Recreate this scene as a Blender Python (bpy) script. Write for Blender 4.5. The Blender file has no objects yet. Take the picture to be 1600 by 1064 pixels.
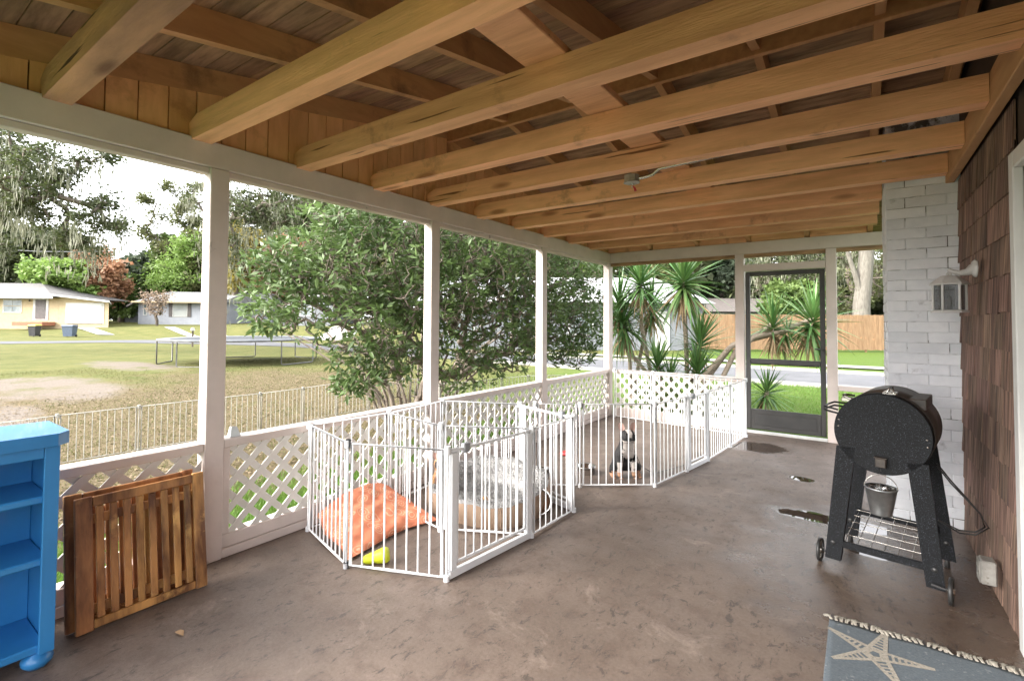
import bpy, math, random
import numpy as np
from mathutils import Vector, Matrix
R = math.radians
rnd = random.Random(7)
nr = np.random.default_rng(7)
scene = bpy.context.scene
col = scene.collection

# ------------------------------------------------------------------ camera
CAM = np.array([2.9, 0.0, 1.323])
F_, PCX, PCY = 766.22, 797.09, 480.86
YAW, PIT, ROL = R(35.439), R(1.6467), R(-0.309)
cam_d = bpy.data.cameras.new('camera')
cam = bpy.data.objects.new('camera', cam_d); col.objects.link(cam)
cam_d.sensor_width = 36; cam_d.lens = F_ * 36 / 1600
cam_d.shift_x = (800 - PCX) / 1600; cam_d.shift_y = (PCY - 532) / 1600
cam_d.clip_start = 0.05; cam_d.clip_end = 2000
cam.matrix_world = (Matrix.Translation(CAM) @ Matrix.Rotation(YAW, 4, 'Z') @
                    Matrix.Rotation(math.pi/2 + PIT, 4, 'X') @ Matrix.Rotation(-ROL, 4, 'Z'))
scene.camera = cam

def ray(px, py):
    x = (px - PCX) / F_; y = -(py - PCY) / F_
    x, y = x*math.cos(ROL) - y*math.sin(ROL), y*math.cos(ROL) + x*math.sin(ROL)
    fwd = math.cos(PIT) - y*math.sin(PIT); up = y*math.cos(PIT) + math.sin(PIT)
    return np.array([x*math.cos(YAW) - fwd*math.sin(YAW), x*math.sin(YAW) + fwd*math.cos(YAW), up])
def at(px, py, d):                       # point seen in direction (px, py) at depth d metres
    return Vector(CAM + ray(px, py) * d)
def on(px, py, z=0.0):                   # point of the plane z seen there
    r = ray(px, py); return Vector(CAM + r * (z - CAM[2]) / r[2])

# ------------------------------------------------------------------ sky, sun, exposure
SUN_EL, SUN_AZ = 32.0, 212.0             # compass azimuth (0 = +y, clockwise) the light comes from
world = bpy.data.worlds.new('World'); scene.world = world; world.use_nodes = True
wn = world.node_tree.nodes; wl = world.node_tree.links; wn.clear()
sky = wn.new('ShaderNodeTexSky'); sky.sky_type = 'NISHITA'; sky.sun_disc = False
sky.sun_elevation = R(SUN_EL); sky.sun_rotation = R(SUN_AZ); sky.dust_density = 4.0; sky.air_density = 1.0; sky.ozone_density = 1.0
hs = wn.new('ShaderNodeHueSaturation'); hs.inputs['Saturation'].default_value = 0.25
mx = wn.new('ShaderNodeMixRGB'); mx.inputs[0].default_value = 0.6; mx.inputs[2].default_value = (6.0, 6.0, 6.2, 1)
bg = wn.new('ShaderNodeBackground'); bg.inputs['Strength'].default_value = 0.10
wo = wn.new('ShaderNodeOutputWorld')
wl.new(sky.outputs[0], hs.inputs['Color']); wl.new(hs.outputs[0], mx.inputs[1]); wl.new(mx.outputs[0], bg.inputs[0]); wl.new(bg.outputs[0], wo.inputs[0])
sun_d = bpy.data.lights.new('sun', 'SUN'); sun_d.energy = 1.5; sun_d.angle = R(34); sun_d.color = (1, .95, .88)
sun = bpy.data.objects.new('sun', sun_d); col.objects.link(sun)
sa, se = R(SUN_AZ), R(SUN_EL)
sdir = Vector((math.sin(sa)*math.cos(se), math.cos(sa)*math.cos(se), math.sin(se)))
sun.rotation_euler = sdir.to_track_quat('Z', 'Y').to_euler()
vs = scene.view_settings; vs.view_transform = 'Standard'; vs.look = 'None'; vs.gamma = 1; vs.use_curve_mapping = False
vs.exposure = 3.05
scene.render.engine = 'CYCLES'
scene.cycles.max_bounces = 8; scene.cycles.diffuse_bounces = 6; scene.cycles.transparent_max_bounces = 12

# ------------------------------------------------------------------ materials
def _rgb(c): return (c[0], c[1], c[2], 1)
def mat(name, c1, c2=None, rough=.6, scale=4, stretch=(1, 1, 1), detail=6, bump=.15, bscale=None, rv=0.0, metal=0.0,
        spot=None, spot_scale=3, spot_lo=.6, spot_hi=.68, coat=0.0, spec=.5, trans=0.0, ramp=(.35, .65), bdist=.01, hue=0.0, knots=False):
    m = bpy.data.materials.new(name); m.use_nodes = True; n = m.node_tree.nodes; l = m.node_tree.links
    p = n['Principled BSDF']; out = n['Material Output']
    tc = n.new('ShaderNodeTexCoord'); oi = n.new('ShaderNodeObjectInfo')
    mul = n.new('ShaderNodeVectorMath'); mul.operation = 'SCALE'; mul.inputs[0].default_value = (37, 17, 29)
    l.new(oi.outputs['Random'], mul.inputs['Scale'])
    add = n.new('ShaderNodeVectorMath'); l.new(tc.outputs['Object'], add.inputs[0]); l.new(mul.outputs[0], add.inputs[1])
    mp = n.new('ShaderNodeMapping'); mp.inputs['Scale'].default_value = stretch; l.new(add.outputs[0], mp.inputs[0])
    nz = n.new('ShaderNodeTexNoise'); nz.inputs['Scale'].default_value = scale; nz.inputs['Detail'].default_value = detail; nz.inputs['Roughness'].default_value = .6
    l.new(mp.outputs[0], nz.inputs['Vector'])
    rp = n.new('ShaderNodeValToRGB'); rp.color_ramp.elements[0].position = ramp[0]; rp.color_ramp.elements[1].position = ramp[1]
    rp.color_ramp.elements[0].color = _rgb(c1); rp.color_ramp.elements[1].color = _rgb(c2 or c1)
    l.new(nz.outputs['Fac'], rp.inputs[0]); c = rp.outputs[0]
    if spot:
        n2 = n.new('ShaderNodeTexNoise'); n2.inputs['Scale'].default_value = spot_scale; n2.inputs['Detail'].default_value = 8; n2.inputs['Roughness'].default_value = .65
        l.new(add.outputs[0], n2.inputs['Vector'])
        r2 = n.new('ShaderNodeValToRGB'); r2.color_ramp.elements[0].position = spot_lo; r2.color_ramp.elements[1].position = spot_hi
        l.new(n2.outputs['Fac'], r2.inputs[0])
        mxx = n.new('ShaderNodeMixRGB'); mxx.inputs[2].default_value = _rgb(spot); l.new(r2.outputs[0], mxx.inputs[0]); l.new(c, mxx.inputs[1]); c = mxx.outputs[0]
    if knots:      # knots with a darker ring, and long drying checks along the board
        mk = n.new('ShaderNodeMapping'); mk.inputs['Scale'].default_value = (1.3, 5.2, 5.2); l.new(add.outputs[0], mk.inputs[0])
        vk = n.new('ShaderNodeTexVoronoi'); vk.inputs['Scale'].default_value = 1.0; l.new(mk.outputs[0], vk.inputs['Vector'])
        rk_ = n.new('ShaderNodeValToRGB'); e_ = rk_.color_ramp.elements; e_[0].position = .07; e_[0].color = (1, 1, 1, 1); e_[1].position = .16; e_[1].color = (0, 0, 0, 1); l.new(vk.outputs['Distance'], rk_.inputs[0])
        mxk = n.new('ShaderNodeMixRGB'); mxk.inputs[2].default_value = (c1[0]*.6, c1[1]*.5, c1[2]*.45, 1); l.new(rk_.outputs[0], mxk.inputs[0]); l.new(c, mxk.inputs[1]); c = mxk.outputs[0]
        mc = n.new('ShaderNodeMapping'); mc.inputs['Scale'].default_value = (.9, 26, 26); l.new(add.outputs[0], mc.inputs[0])
        nc = n.new('ShaderNodeTexNoise'); nc.inputs['Scale'].default_value = 1.4; nc.inputs['Detail'].default_value = 4; l.new(mc.outputs[0], nc.inputs['Vector'])
        rc = n.new('ShaderNodeValToRGB'); rc.color_ramp.elements[0].position = .66; rc.color_ramp.elements[1].position = .70; l.new(nc.outputs['Fac'], rc.inputs[0])
        mxc = n.new('ShaderNodeMixRGB'); mxc.inputs[2].default_value = (c1[0]*.3, c1[1]*.25, c1[2]*.2, 1); l.new(rc.outputs[0], mxc.inputs[0]); l.new(c, mxc.inputs[1]); c = mxc.outputs[0]
    if rv or hue:
        h = n.new('ShaderNodeHueSaturation'); mr = n.new('ShaderNodeMapRange'); mr.inputs[3].default_value = 1 - rv; mr.inputs[4].default_value = 1 + rv
        l.new(oi.outputs['Random'], mr.inputs[0]); l.new(mr.outputs[0], h.inputs['Value'])
        if hue:
            m3 = n.new('ShaderNodeMapRange'); m3.inputs[3].default_value = .5 - hue; m3.inputs[4].default_value = .5 + hue
            fr = n.new('ShaderNodeMath'); fr.operation = 'FRACT'; f2 = n.new('ShaderNodeMath'); f2.operation = 'MULTIPLY'; f2.inputs[1].default_value = 13.7
            l.new(oi.outputs['Random'], f2.inputs[0]); l.new(f2.outputs[0], fr.inputs[0]); l.new(fr.outputs[0], m3.inputs[0]); l.new(m3.outputs[0], h.inputs['Hue'])
        l.new(c, h.inputs['Color']); c = h.outputs[0]
    l.new(c, p.inputs['Base Color'])
    p.inputs['Roughness'].default_value = rough; p.inputs['Metallic'].default_value = metal
    p.inputs['Coat Weight'].default_value = coat; p.inputs['Specular IOR Level'].default_value = spec
    if bump:
        n3 = n.new('ShaderNodeTexNoise'); n3.inputs['Scale'].default_value = bscale or scale*3; n3.inputs['Detail'].default_value = 5
        l.new(mp.outputs[0], n3.inputs['Vector'])
        b = n.new('ShaderNodeBump'); b.inputs['Strength'].default_value = bump; b.inputs['Distance'].default_value = bdist
        l.new(n3.outputs['Fac'], b.inputs['Height']); l.new(b.outputs[0], p.inputs['Normal'])
    if trans:
        tr = n.new('ShaderNodeBsdfTranslucent'); l.new(c, tr.inputs[0]); ms = n.new('ShaderNodeMixShader'); ms.inputs[0].default_value = trans
        l.new(p.outputs[0], ms.inputs[1]); l.new(tr.outputs[0], ms.inputs[2]); l.new(ms.outputs[0], out.inputs[0])
    return m

T = {}
T['trim'] = mat('trim_paint', (.55, .475, .44), (.65, .565, .525), .6, 3, (1, 1, 1), bump=.25, bscale=40, spot=(.24, .20, .17), spot_scale=5, spot_lo=.66, spot_hi=.72, bdist=.004)
T['joist'] = mat('joist_stain', (.64, .335, .17), (.84, .46, .25), .65, 2.2, (1, 9, 9), detail=9, bump=.5, bscale=14, rv=.15, hue=.006, knots=True, spot=(.34, .18, .095), spot_scale=3.2, spot_lo=.60, spot_hi=.74, bdist=.006)
T['rafter'] = mat('rafter_stain', (.44, .235, .105), (.54, .30, .14), .7, 3, (6, 1, 6), bump=.2, rv=.1, spot=(.16, .08, .04), spot_scale=2.5, spot_lo=.58, spot_hi=.75)
T['siding'] = mat('siding_stain', (.68, .38, .17), (.80, .47, .22), .6, 3, (6, 6, 1), bump=.2, rv=.1, spot=(.34, .16, .06), spot_scale=3, spot_lo=.55, spot_hi=.75)
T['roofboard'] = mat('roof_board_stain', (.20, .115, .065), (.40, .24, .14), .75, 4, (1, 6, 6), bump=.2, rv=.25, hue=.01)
T['white'] = mat('white_gate_enamel', (.80, .82, .84), (.85, .86, .88), .35, 8, bump=0, coat=.2)
T['lattice'] = mat('white_lattice_plastic', (.62, .60, .56), (.70, .68, .64), .5, 5, bump=.05, spot=(.45, .42, .38), spot_scale=4, spot_lo=.62, spot_hi=.8)
T['shingle'] = mat('cedar_shingle', (.085, .05, .038), (.25, .155, .115), .85, 2.6, (16, 16, 1), bump=.9, bscale=5, rv=.3, ramp=(.40, .60), hue=.012, spot=(.34, .24, .19), spot_scale=7, spot_lo=.64, spot_hi=.8, bdist=.008)
T['brick'] = mat('white_painted_brick', (.66, .69, .74), (.78, .80, .84), .7, 6, bump=.8, bscale=18, rv=.07, spot=(.33, .34, .36), spot_scale=5, spot_lo=.62, spot_hi=.75, bdist=.008)
T['mortar'] = mat('painted_mortar', (.60, .62, .66), (.70, .72, .75), .9, 8, bump=.6, spot=(.12, .11, .10), spot_scale=6, spot_lo=.52, spot_hi=.6)
T['dark'] = mat('charcoal_aluminium', (.035, .035, .035), (.05, .048, .046), .5, 6, bump=.05, spot=(.16, .15, .14), spot_scale=9, spot_lo=.72, spot_hi=.8)
T['wallsub'] = mat('wall_sheathing', (.05, .03, .02), (.07, .045, .03), .9)
T['slab'] = mat('slab_concrete', (.3, .28, .26), (.36, .34, .31), .9)
T['casing'] = mat('door_casing_paint', (.55, .55, .54), (.62, .62, .60), .5, 4, bump=.1)

# ------------------------------------------------------------------ mesh builder
WLOC = {}
def _fill(me, V, Fc):
    me.from_pydata(V, [], Fc); me.update()
class MB:
    def __init__(s): s.v = []; s.f = []; s.mi = []; s.cur = 0; s.sm = []
    def add(s, V, Fs, smooth=False):
        o = len(s.v); s.v += [tuple(x) for x in V]
        for f in Fs: s.f.append(tuple(i + o for i in f)); s.mi.append(s.cur); s.sm.append(smooth)
        return s
    def box(s, x0, x1, y0, y1, z0, z1, M=None):
        V = [Vector(p) for p in ((x0,y0,z0),(x1,y0,z0),(x1,y1,z0),(x0,y1,z0),(x0,y0,z1),(x1,y0,z1),(x1,y1,z1),(x0,y1,z1))]
        if M: V = [M @ p for p in V]
        return s.add(V, [(0,3,2,1),(4,5,6,7),(0,1,5,4),(1,2,6,5),(2,3,7,6),(3,0,4,7)])
    def bbox(s, x0, x1, y0, y1, z0, z1, b=.004, M=None):      # box with chamfered edges
        xs = (x0, x0+b, x1-b, x1); ys = (y0, y0+b, y1-b, y1); zs = (z0, z0+b, z1-b, z1)
        V = []; idx = {}
        for sx in (0, 1):
            for sy in (0, 1):
                for sz in (0, 1):
                    X, xi = ((x0, x0+b), (x1, x1-b))[sx]; Y, yi = ((y0, y0+b), (y1, y1-b))[sy]; Z, zi = ((z0, z0+b), (z1, z1-b))[sz]
                    for k, p in enumerate(((X, yi, zi), (xi, Y, zi), (xi, yi, Z))):
                        idx[(sx, sy, sz, k)] = len(V); V.append(Vector(p))
        Fs = []
        for a in (0, 1):
            Fs.append([idx[(a,0,0,0)], idx[(a,1,0,0)], idx[(a,1,1,0)], idx[(a,0,1,0)]][::(1 if a else -1)])
            Fs.append([idx[(0,a,0,1)], idx[(1,a,0,1)], idx[(1,a,1,1)], idx[(0,a,1,1)]][::(-1 if a else 1)])
            Fs.append([idx[(0,0,a,2)], idx[(1,0,a,2)], idx[(1,1,a,2)], idx[(0,1,a,2)]][::(1 if a else -1)])
        for a in (0, 1):
            for c in (0, 1):
                Fs.append([idx[(a,c,0,0)], idx[(a,c,1,0)], idx[(a,c,1,1)], idx[(a,c,0,1)]])
                Fs.append([idx[(a,0,c,0)], idx[(a,1,c,0)], idx[(a,1,c,2)], idx[(a,0,c,2)]])
                Fs.append([idx[(0,a,c,1)], idx[(1,a,c,1)], idx[(1,a,c,2)], idx[(0,a,c,2)]])
                for e in (0, 1): Fs.append([idx[(a,c,e,0)], idx[(a,c,e,1)], idx[(a,c,e,2)]])
        if M: V = [M @ p for p in V]
        return s.add(V, Fs)
    def tube(s, pts, rad, n=8, cap=True, smooth=True):
        pts = [Vector(p) for p in pts]; rs = rad if isinstance(rad, (list, tuple)) else [rad]*len(pts)
        V = []; Fs = []; ref = None
        for i, p in enumerate(pts):
            t = (pts[min(i+1, len(pts)-1)] - pts[max(i-1, 0)]).normalized()
            if ref is None: ref = Vector((0, 0, 1)) if abs(t.z) < .9 else Vector((1, 0, 0))
            u = t.cross(ref).normalized(); w = t.cross(u).normalized(); ref = -w if False else ref
            for k in range(n):
                a = 2*math.pi*k/n; V.append(p + (u*math.cos(a) + w*math.sin(a))*rs[i])
        for i in range(len(pts)-1):
            for k in range(n): Fs.append((i*n+k, i*n+(k+1) % n, (i+1)*n+(k+1) % n, (i+1)*n+k))
        s.add(V, Fs, smooth)
        if cap:
            m = len(pts)-1
            s.add(V[:n], [tuple(range(n))][:1]); s.add(V[m*n:], [tuple(range(n))[::-1]])
        return s
    def lathe(s, prof, c=(0, 0, 0), n=20, M=None, smooth=True):
        V = []; Fs = []; c = Vector(c)
        for r, z in prof:
            for k in range(n):
                a = 2*math.pi*k/n; p = Vector((r*math.cos(a), r*math.sin(a), z)); V.append((M @ p if M else p) + c)
        for i in range(len(prof)-1):
            for k in range(n): Fs.append((i*n+k, i*n+(k+1) % n, (i+1)*n+(k+1) % n, (i+1)*n+k))
        return s.add(V, Fs, smooth)
    def prism(s, poly, fn0, fn1):       # poly of 2D points; fn0/fn1 map to 3D (two faces)
        n = len(poly); V = [fn0(p) for p in poly] + [fn1(p) for p in poly]
        return s.add(V, [tuple(range(n))[::-1], tuple(range(n, 2*n))] + [(i, (i+1) % n, n+(i+1) % n, n+i) for i in range(n)])
    def mesh(s, name, mats):
        me = bpy.data.meshes.new(name); me.from_pydata(s.v, [], s.f)
        for m in (mats if isinstance(mats, (list, tuple)) else [mats]): me.materials.append(m)
        me.polygons.foreach_set('material_index', s.mi); me.polygons.foreach_set('use_smooth', s.sm); me.update()
        return me
    def build(s, name, mats, parent=None, **tg):
        if parent is not None:
            o = WLOC.get(parent.name, Vector((0, 0, 0)))
            s.v = [(x-o.x, y-o.y, z-o.z) for x, y, z in s.v]
        me = s.mesh(name, mats); ob = link(name, me, parent)
        if parent is not None: WLOC[ob.name] = WLOC.get(parent.name, Vector((0, 0, 0)))
        else: WLOC[ob.name] = Vector((0, 0, 0))
        if tg: tag(ob, **tg)
        return ob
def link(name, me, parent=None, loc=None, M=None):
    ob = bpy.data.objects.new(name, me); col.objects.link(ob)
    if parent is not None: ob.parent = parent
    if loc is not None: ob.location = loc
    if M is not None: ob.matrix_local = M
    return ob
def tag(ob, label=None, cat=None, group=None, kind=None):
    if label: ob['label'] = label
    if cat: ob['category'] = cat
    if group: ob['group'] = group
    if kind: ob['kind'] = kind
    return ob
def empty(name, loc, label=None, cat=None, group=None, kind=None):
    ob = bpy.data.objects.new(name, None); col.objects.link(ob); ob.location = loc; ob.empty_display_size = .1
    WLOC[ob.name] = Vector(loc); return tag(ob, label, cat, group, kind)
def rel(parent, p): return Vector(p) - WLOC.get(parent.name, Vector((0, 0, 0)))

# ================================================================== PORCH STRUCTURE
X1 = 3.42; YB = 6.54; YR = -.30; HB, HT = 2.168, 2.31; RT = .655
# floor: worn painted concrete with wet patches
def floor_mat():
    m = bpy.data.materials.new('worn_painted_concrete'); m.use_nodes = True; n = m.node_tree.nodes; l = m.node_tree.links; p = n['Principled BSDF']
    tc = n.new('ShaderNodeTexCoord')
    def noise(sc, det=8, ro=.6, st=None, dist=0):
        z = n.new('ShaderNodeTexNoise'); z.inputs['Scale'].default_value = sc; z.inputs['Detail'].default_value = det; z.inputs['Roughness'].default_value = ro; z.inputs['Distortion'].default_value = dist
        if st:
            mp = n.new('ShaderNodeMapping'); mp.inputs['Scale'].default_value = st; l.new(tc.outputs['Object'], mp.inputs[0]); l.new(mp.outputs[0], z.inputs['Vector'])
        else: l.new(tc.outputs['Object'], z.inputs['Vector'])
        return z.outputs['Fac']
    def ramp(f, a, b, ca=(0, 0, 0), cb=(1, 1, 1)):
        r = n.new('ShaderNodeValToRGB'); r.color_ramp.elements[0].position = a; r.color_ramp.elements[1].position = b
        r.color_ramp.elements[0].color = _rgb(ca); r.color_ramp.elements[1].color = _rgb(cb); l.new(f, r.inputs[0]); return r.outputs[0]
    def mix(f, a, b, mode='MIX'):
        x = n.new('ShaderNodeMixRGB'); x.blend_type = mode
        for k, v in ((0, f), (1, a), (2, b)):
            if hasattr(v, 'node'): l.new(v, x.inputs[k])
            else: x.inputs[k].default_value = _rgb(v) if isinstance(v, tuple) else v
        return x.outputs[0]
    c = ramp(noise(1.3, 6, .55), .3, .7, (.128, .096, .076), (.20, .153, .124))
    c = mix(ramp(noise(7, 9, .7), .48, .70), c, (.115, .080, .062))
    c = mix(ramp(noise(21, 12, .8, (1, .5, 1), .5), .545, .60), c, (.078, .060, .05)); c = mix(ramp(noise(34, 8, .75), .66, .72), c, (.30, .25, .21))
    c = mix(ramp(noise(3.1, 10, .75, dist=.6), .57, .70), c, (.26, .205, .168))          # rubbed patches
    c = mix(ramp(noise(9, 10, .8, (1, .35, 1), .8), .60, .66), c, (.105, .078, .064))    # flaked dark marks
    c = mix(ramp(noise(4, 12, .85, (.25, 2.2, 1), 1.5), .715, .735), c, (.36, .31, .27))    # pale scratches
    c = mix(ramp(noise(60, 4, .6), .35, .75, (.86, .86, .86), (1.1, 1.1, 1.1)), c, c, 'MIX')
    g = mix(1.0, c, ramp(noise(70, 5, .7), .2, .8, (.72, .72, .72), (1.2, 1.2, 1.2)), 'MULTIPLY')
    # wet patches round known places: shallow water lies there
    wet = None
    for (x, y, rx, ry) in ((1.98, 5.84, .33, .27), (2.86, 3.97, .46, .12), (2.60, 3.98, .27, .12), (2.48, 4.88, .10, .08), (3.0, 3.55, .2, .08)):
        sb = n.new('ShaderNodeVectorMath'); sb.operation = 'SUBTRACT'; l.new(tc.outputs['Object'], sb.inputs[0]); sb.inputs[1].default_value = (x, y, 0)
        dv = n.new('ShaderNodeVectorMath'); dv.operation = 'DIVIDE'; l.new(sb.outputs[0], dv.inputs[0]); dv.inputs[1].default_value = (rx, ry, 1)
        ln = n.new('ShaderNodeVectorMath'); ln.operation = 'LENGTH'; l.new(dv.outputs[0], ln.inputs[0])
        mr = n.new('ShaderNodeMapRange'); mr.inputs[1].default_value = 0; mr.inputs[2].default_value = 1.5; mr.inputs[3].default_value = 1; mr.inputs[4].default_value = 0
        l.new(ln.outputs['Value'], mr.inputs[0])
        if wet is None: wet = mr.outputs[0]
        else:
            a = n.new('ShaderNodeMath'); a.operation = 'MAXIMUM'; l.new(wet, a.inputs[0]); l.new(mr.outputs[0], a.inputs[1]); wet = a.outputs[0]
    ad = n.new('ShaderNodeMath'); ad.operation = 'MULTIPLY_ADD'; l.new(noise(4, 6, .6), ad.inputs[0]); ad.inputs[1].default_value = .7; ad.inputs[2].default_value = -.35
    a2 = n.new('ShaderNodeMath'); a2.operation = 'ADD'; l.new(ad.outputs[0], a2.inputs[0]); l.new(wet, a2.inputs[1])
    w = ramp(a2.outputs[0], .42, .52)
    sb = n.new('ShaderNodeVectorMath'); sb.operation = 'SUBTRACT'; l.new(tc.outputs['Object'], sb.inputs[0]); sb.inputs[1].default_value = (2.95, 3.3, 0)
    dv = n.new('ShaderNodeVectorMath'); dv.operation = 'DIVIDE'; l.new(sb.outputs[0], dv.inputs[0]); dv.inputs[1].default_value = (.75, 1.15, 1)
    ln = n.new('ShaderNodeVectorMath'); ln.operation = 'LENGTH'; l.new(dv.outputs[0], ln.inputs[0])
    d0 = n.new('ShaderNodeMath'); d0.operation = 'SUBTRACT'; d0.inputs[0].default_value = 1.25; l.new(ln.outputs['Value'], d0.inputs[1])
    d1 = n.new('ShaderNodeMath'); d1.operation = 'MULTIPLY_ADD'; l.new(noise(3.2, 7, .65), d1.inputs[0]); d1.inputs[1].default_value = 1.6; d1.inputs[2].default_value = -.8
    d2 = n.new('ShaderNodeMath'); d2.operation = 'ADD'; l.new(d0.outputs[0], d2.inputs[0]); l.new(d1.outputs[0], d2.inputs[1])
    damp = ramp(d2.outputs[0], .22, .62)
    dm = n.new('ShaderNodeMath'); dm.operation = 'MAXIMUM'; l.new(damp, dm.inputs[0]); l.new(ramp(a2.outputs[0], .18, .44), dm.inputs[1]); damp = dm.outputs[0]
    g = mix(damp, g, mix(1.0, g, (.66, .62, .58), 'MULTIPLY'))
    dry_r = ramp(noise(2.2, 7, .6), .35, .7, (.42, .42, .42), (.66, .66, .66))
    l.new(mix(w, g, mix(1.0, g, (.55, .5, .46), 'MULTIPLY')), p.inputs['Base Color'])
    l.new(mix(w, mix(damp, dry_r, (.24, .24, .24)), (.02, .02, .02)), p.inputs['Roughness'])
    p.inputs['Specular IOR Level'].default_value = .5
    inv = n.new('ShaderNodeMath'); inv.operation = 'SUBTRACT'; inv.inputs[0].default_value = 1; l.new(w, inv.inputs[1])
    b = n.new('ShaderNodeBump'); b.inputs['Distance'].default_value = .004; bs = n.new('ShaderNodeMath'); bs.operation = 'MULTIPLY'; bs.inputs[1].default_value = .7
    l.new(inv.outputs[0], bs.inputs[0]); l.new(bs.outputs[0], b.inputs['Strength']); l.new(noise(26, 12, .8), b.inputs['Height']); l.new(b.outputs[0], p.inputs['Normal'])
    return m
mb = MB(); mb.box(-.115, X1+.1, YR-.12, YB+.115, -.34, 0.0); mb.build('floor', floor_mat(), kind='structure')

porch = empty('porch_frame', (0, 0, 0), 'greige painted wooden posts, headers and rails of the screened porch', 'porch frame')
def tp(x0, x1, y0, y1, z0, z1, name='post', mat_='trim', b=.004, par=porch):
    return MB().bbox(x0, x1, y0, y1, z0, z1, b).build(name, T[mat_], par)
tp(-.09, 0, YR-.09, YB+.09, HB, HT, 'header')
tp(-.075, -.02, YR, YB, HB-.035, HB-.001, 'header_stop')
POSTS = [(-.30, -.20), (1.225, 1.325), (2.94, 3.04), (4.70, 4.80)]
for i, (a, b) in enumerate(POSTS): tp(-.088, .002, a, b, .0, HB-.002)
tp(-.088, .002, YB-.035, YB+.088, 0, HB-.002)                 # corner
BAYS = [(-.20, 1.225), (1.325, 2.94), (3.04, 4.70), (4.80, YB-.035)]
for a, b in BAYS:
    tp(-.10, -.002, a+.002, b-.002, RT-.045, RT, 'rail')
    tp(-.092, -.012, a+.002, b-.002, .052, .125, 'bottom_rail')
    tp(-.092, -.002, a+.002, b-.002, .0, .050, 'sill')
    tp(-.07, -.012, a+.002, a+.042, .127, RT-.047, 'stud')
# back wall
tp(.002, 3.3, YB, YB+.09, HB, HT, 'header')
tp(.002, 3.3, YB+.02, YB+.075, HB-.045, HB-.001, 'header_stop', 'roofboard')
DL0, DL1, DR0, DR1 = 1.655, 1.755, 2.60, 2.70
tp(DL0, DL1, YB-.002, YB+.088, 0, HB-.002); tp(DR0, DR1, YB-.002, YB+.088, 0, HB-.002)
tp(DL1+.002, DR0-.002, YB, YB+.085, 1.955, 2.035, 'lintel')
tp(.06, DL0-.002, YB, YB+.09, RT-.045, RT, 'rail'); tp(.06, DL0-.002, YB+.01, YB+.09, 0, .12, 'bottom_rail')
tp(DR1+.002, 3.3, YB, YB+.09, RT-.075, RT-.02, 'rail'); tp(DR1+.002, 3.3, YB+.01, YB+.09, 0, .12, 'bottom_rail')
tp(DL1+.002, DR0-.002, YB+.01, YB+.1, 0.0, .022, 'threshold', 'casing')
# rear wall behind the camera
tp(.002, X1, YR-.09, YR, HB, HT, 'header'); tp(.06, X1, YR-.09, YR, RT-.045, RT, 'rail'); tp(1.7, 1.79, YR-.088, YR-.002, RT, HB-.002)
tp(X1-.09, X1, YR-.088, YR-.002, 0, HB-.002)

# lattice panels: every strip its own piece, crossing in two layers
def clip_rect(poly, a0, a1, z0, z1):
    for ax, lim, sg in ((0, a0, 1), (0, a1, -1), (1, z0, 1), (1, z1, -1)):
        out = []
        for i in range(len(poly)):
            p, q = poly[i], poly[(i+1) % len(poly)]
            dp, dq = (p[ax]-lim)*sg, (q[ax]-lim)*sg
            if dp >= 0: out.append(p)
            if dp*dq < 0:
                t = dp/(dp-dq); out.append((p[0]+(q[0]-p[0])*t, p[1]+(q[1]-p[1])*t))
        poly = out
        if len(poly) < 3: return None
    return poly
def lattice(axis, a0, a1, z0, z1, pos, label, loc):
    root = empty('lattice_panel', loc, label, 'lattice panel', 'white lattice panels below the porch rails')
    w = .038/math.sqrt(2)*1.0; pitch = .137
    for sgn in (1, -1):
        base0 = (a0 - (z1-z0)) if sgn == 1 else a0
        k0 = base0 - pitch*.3
        cpos = k0
        while cpos < a1 + (0 if sgn == 1 else (z1-z0)):
            h = z1-z0
            hw = w
            if sgn == 1: q = [(cpos-hw, z0), (cpos+hw, z0), (cpos+h+hw, z1), (cpos+h-hw, z1)]
            else: q = [(cpos-hw, z0), (cpos+hw, z0), (cpos-h+hw, z1), (cpos-h-hw, z1)]
            pl = clip_rect(q, a0, a1, z0, z1)
            if pl:
                d0 = pos + (.0 if sgn == 1 else -.006); d1 = d0 - .0055
                if axis == 'y': f0 = lambda p: (d0, p[0], p[1]); f1 = lambda p: (d1, p[0], p[1])
                else: f0 = lambda p: (p[0], d0, p[1]); f1 = lambda p: (p[0], d1, p[1])
                mb = MB(); mb.prism(pl, f0, f1); mb.build('lattice_strip', T['lattice'], root)
            cpos += pitch
    return root
names = ['white lattice panel behind the folded wooden slat table', 'white lattice panel behind the orange cushion, right of the first tall post',
         'white lattice panel behind the second post from the left, beside the grey dog bed', 'white lattice panel just left of the far corner post']
for (a, b), nm in zip(BAYS, names): lattice('y', a+.044, b-.004, .11, .625, -.02, nm, (-.03, a+.05, .12))
lattice('x', .065, DL0-.004, .1, .63, YB+.04, 'white lattice panel in the far end wall, left of the screen door', (.06, YB+.03, .1))

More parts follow.
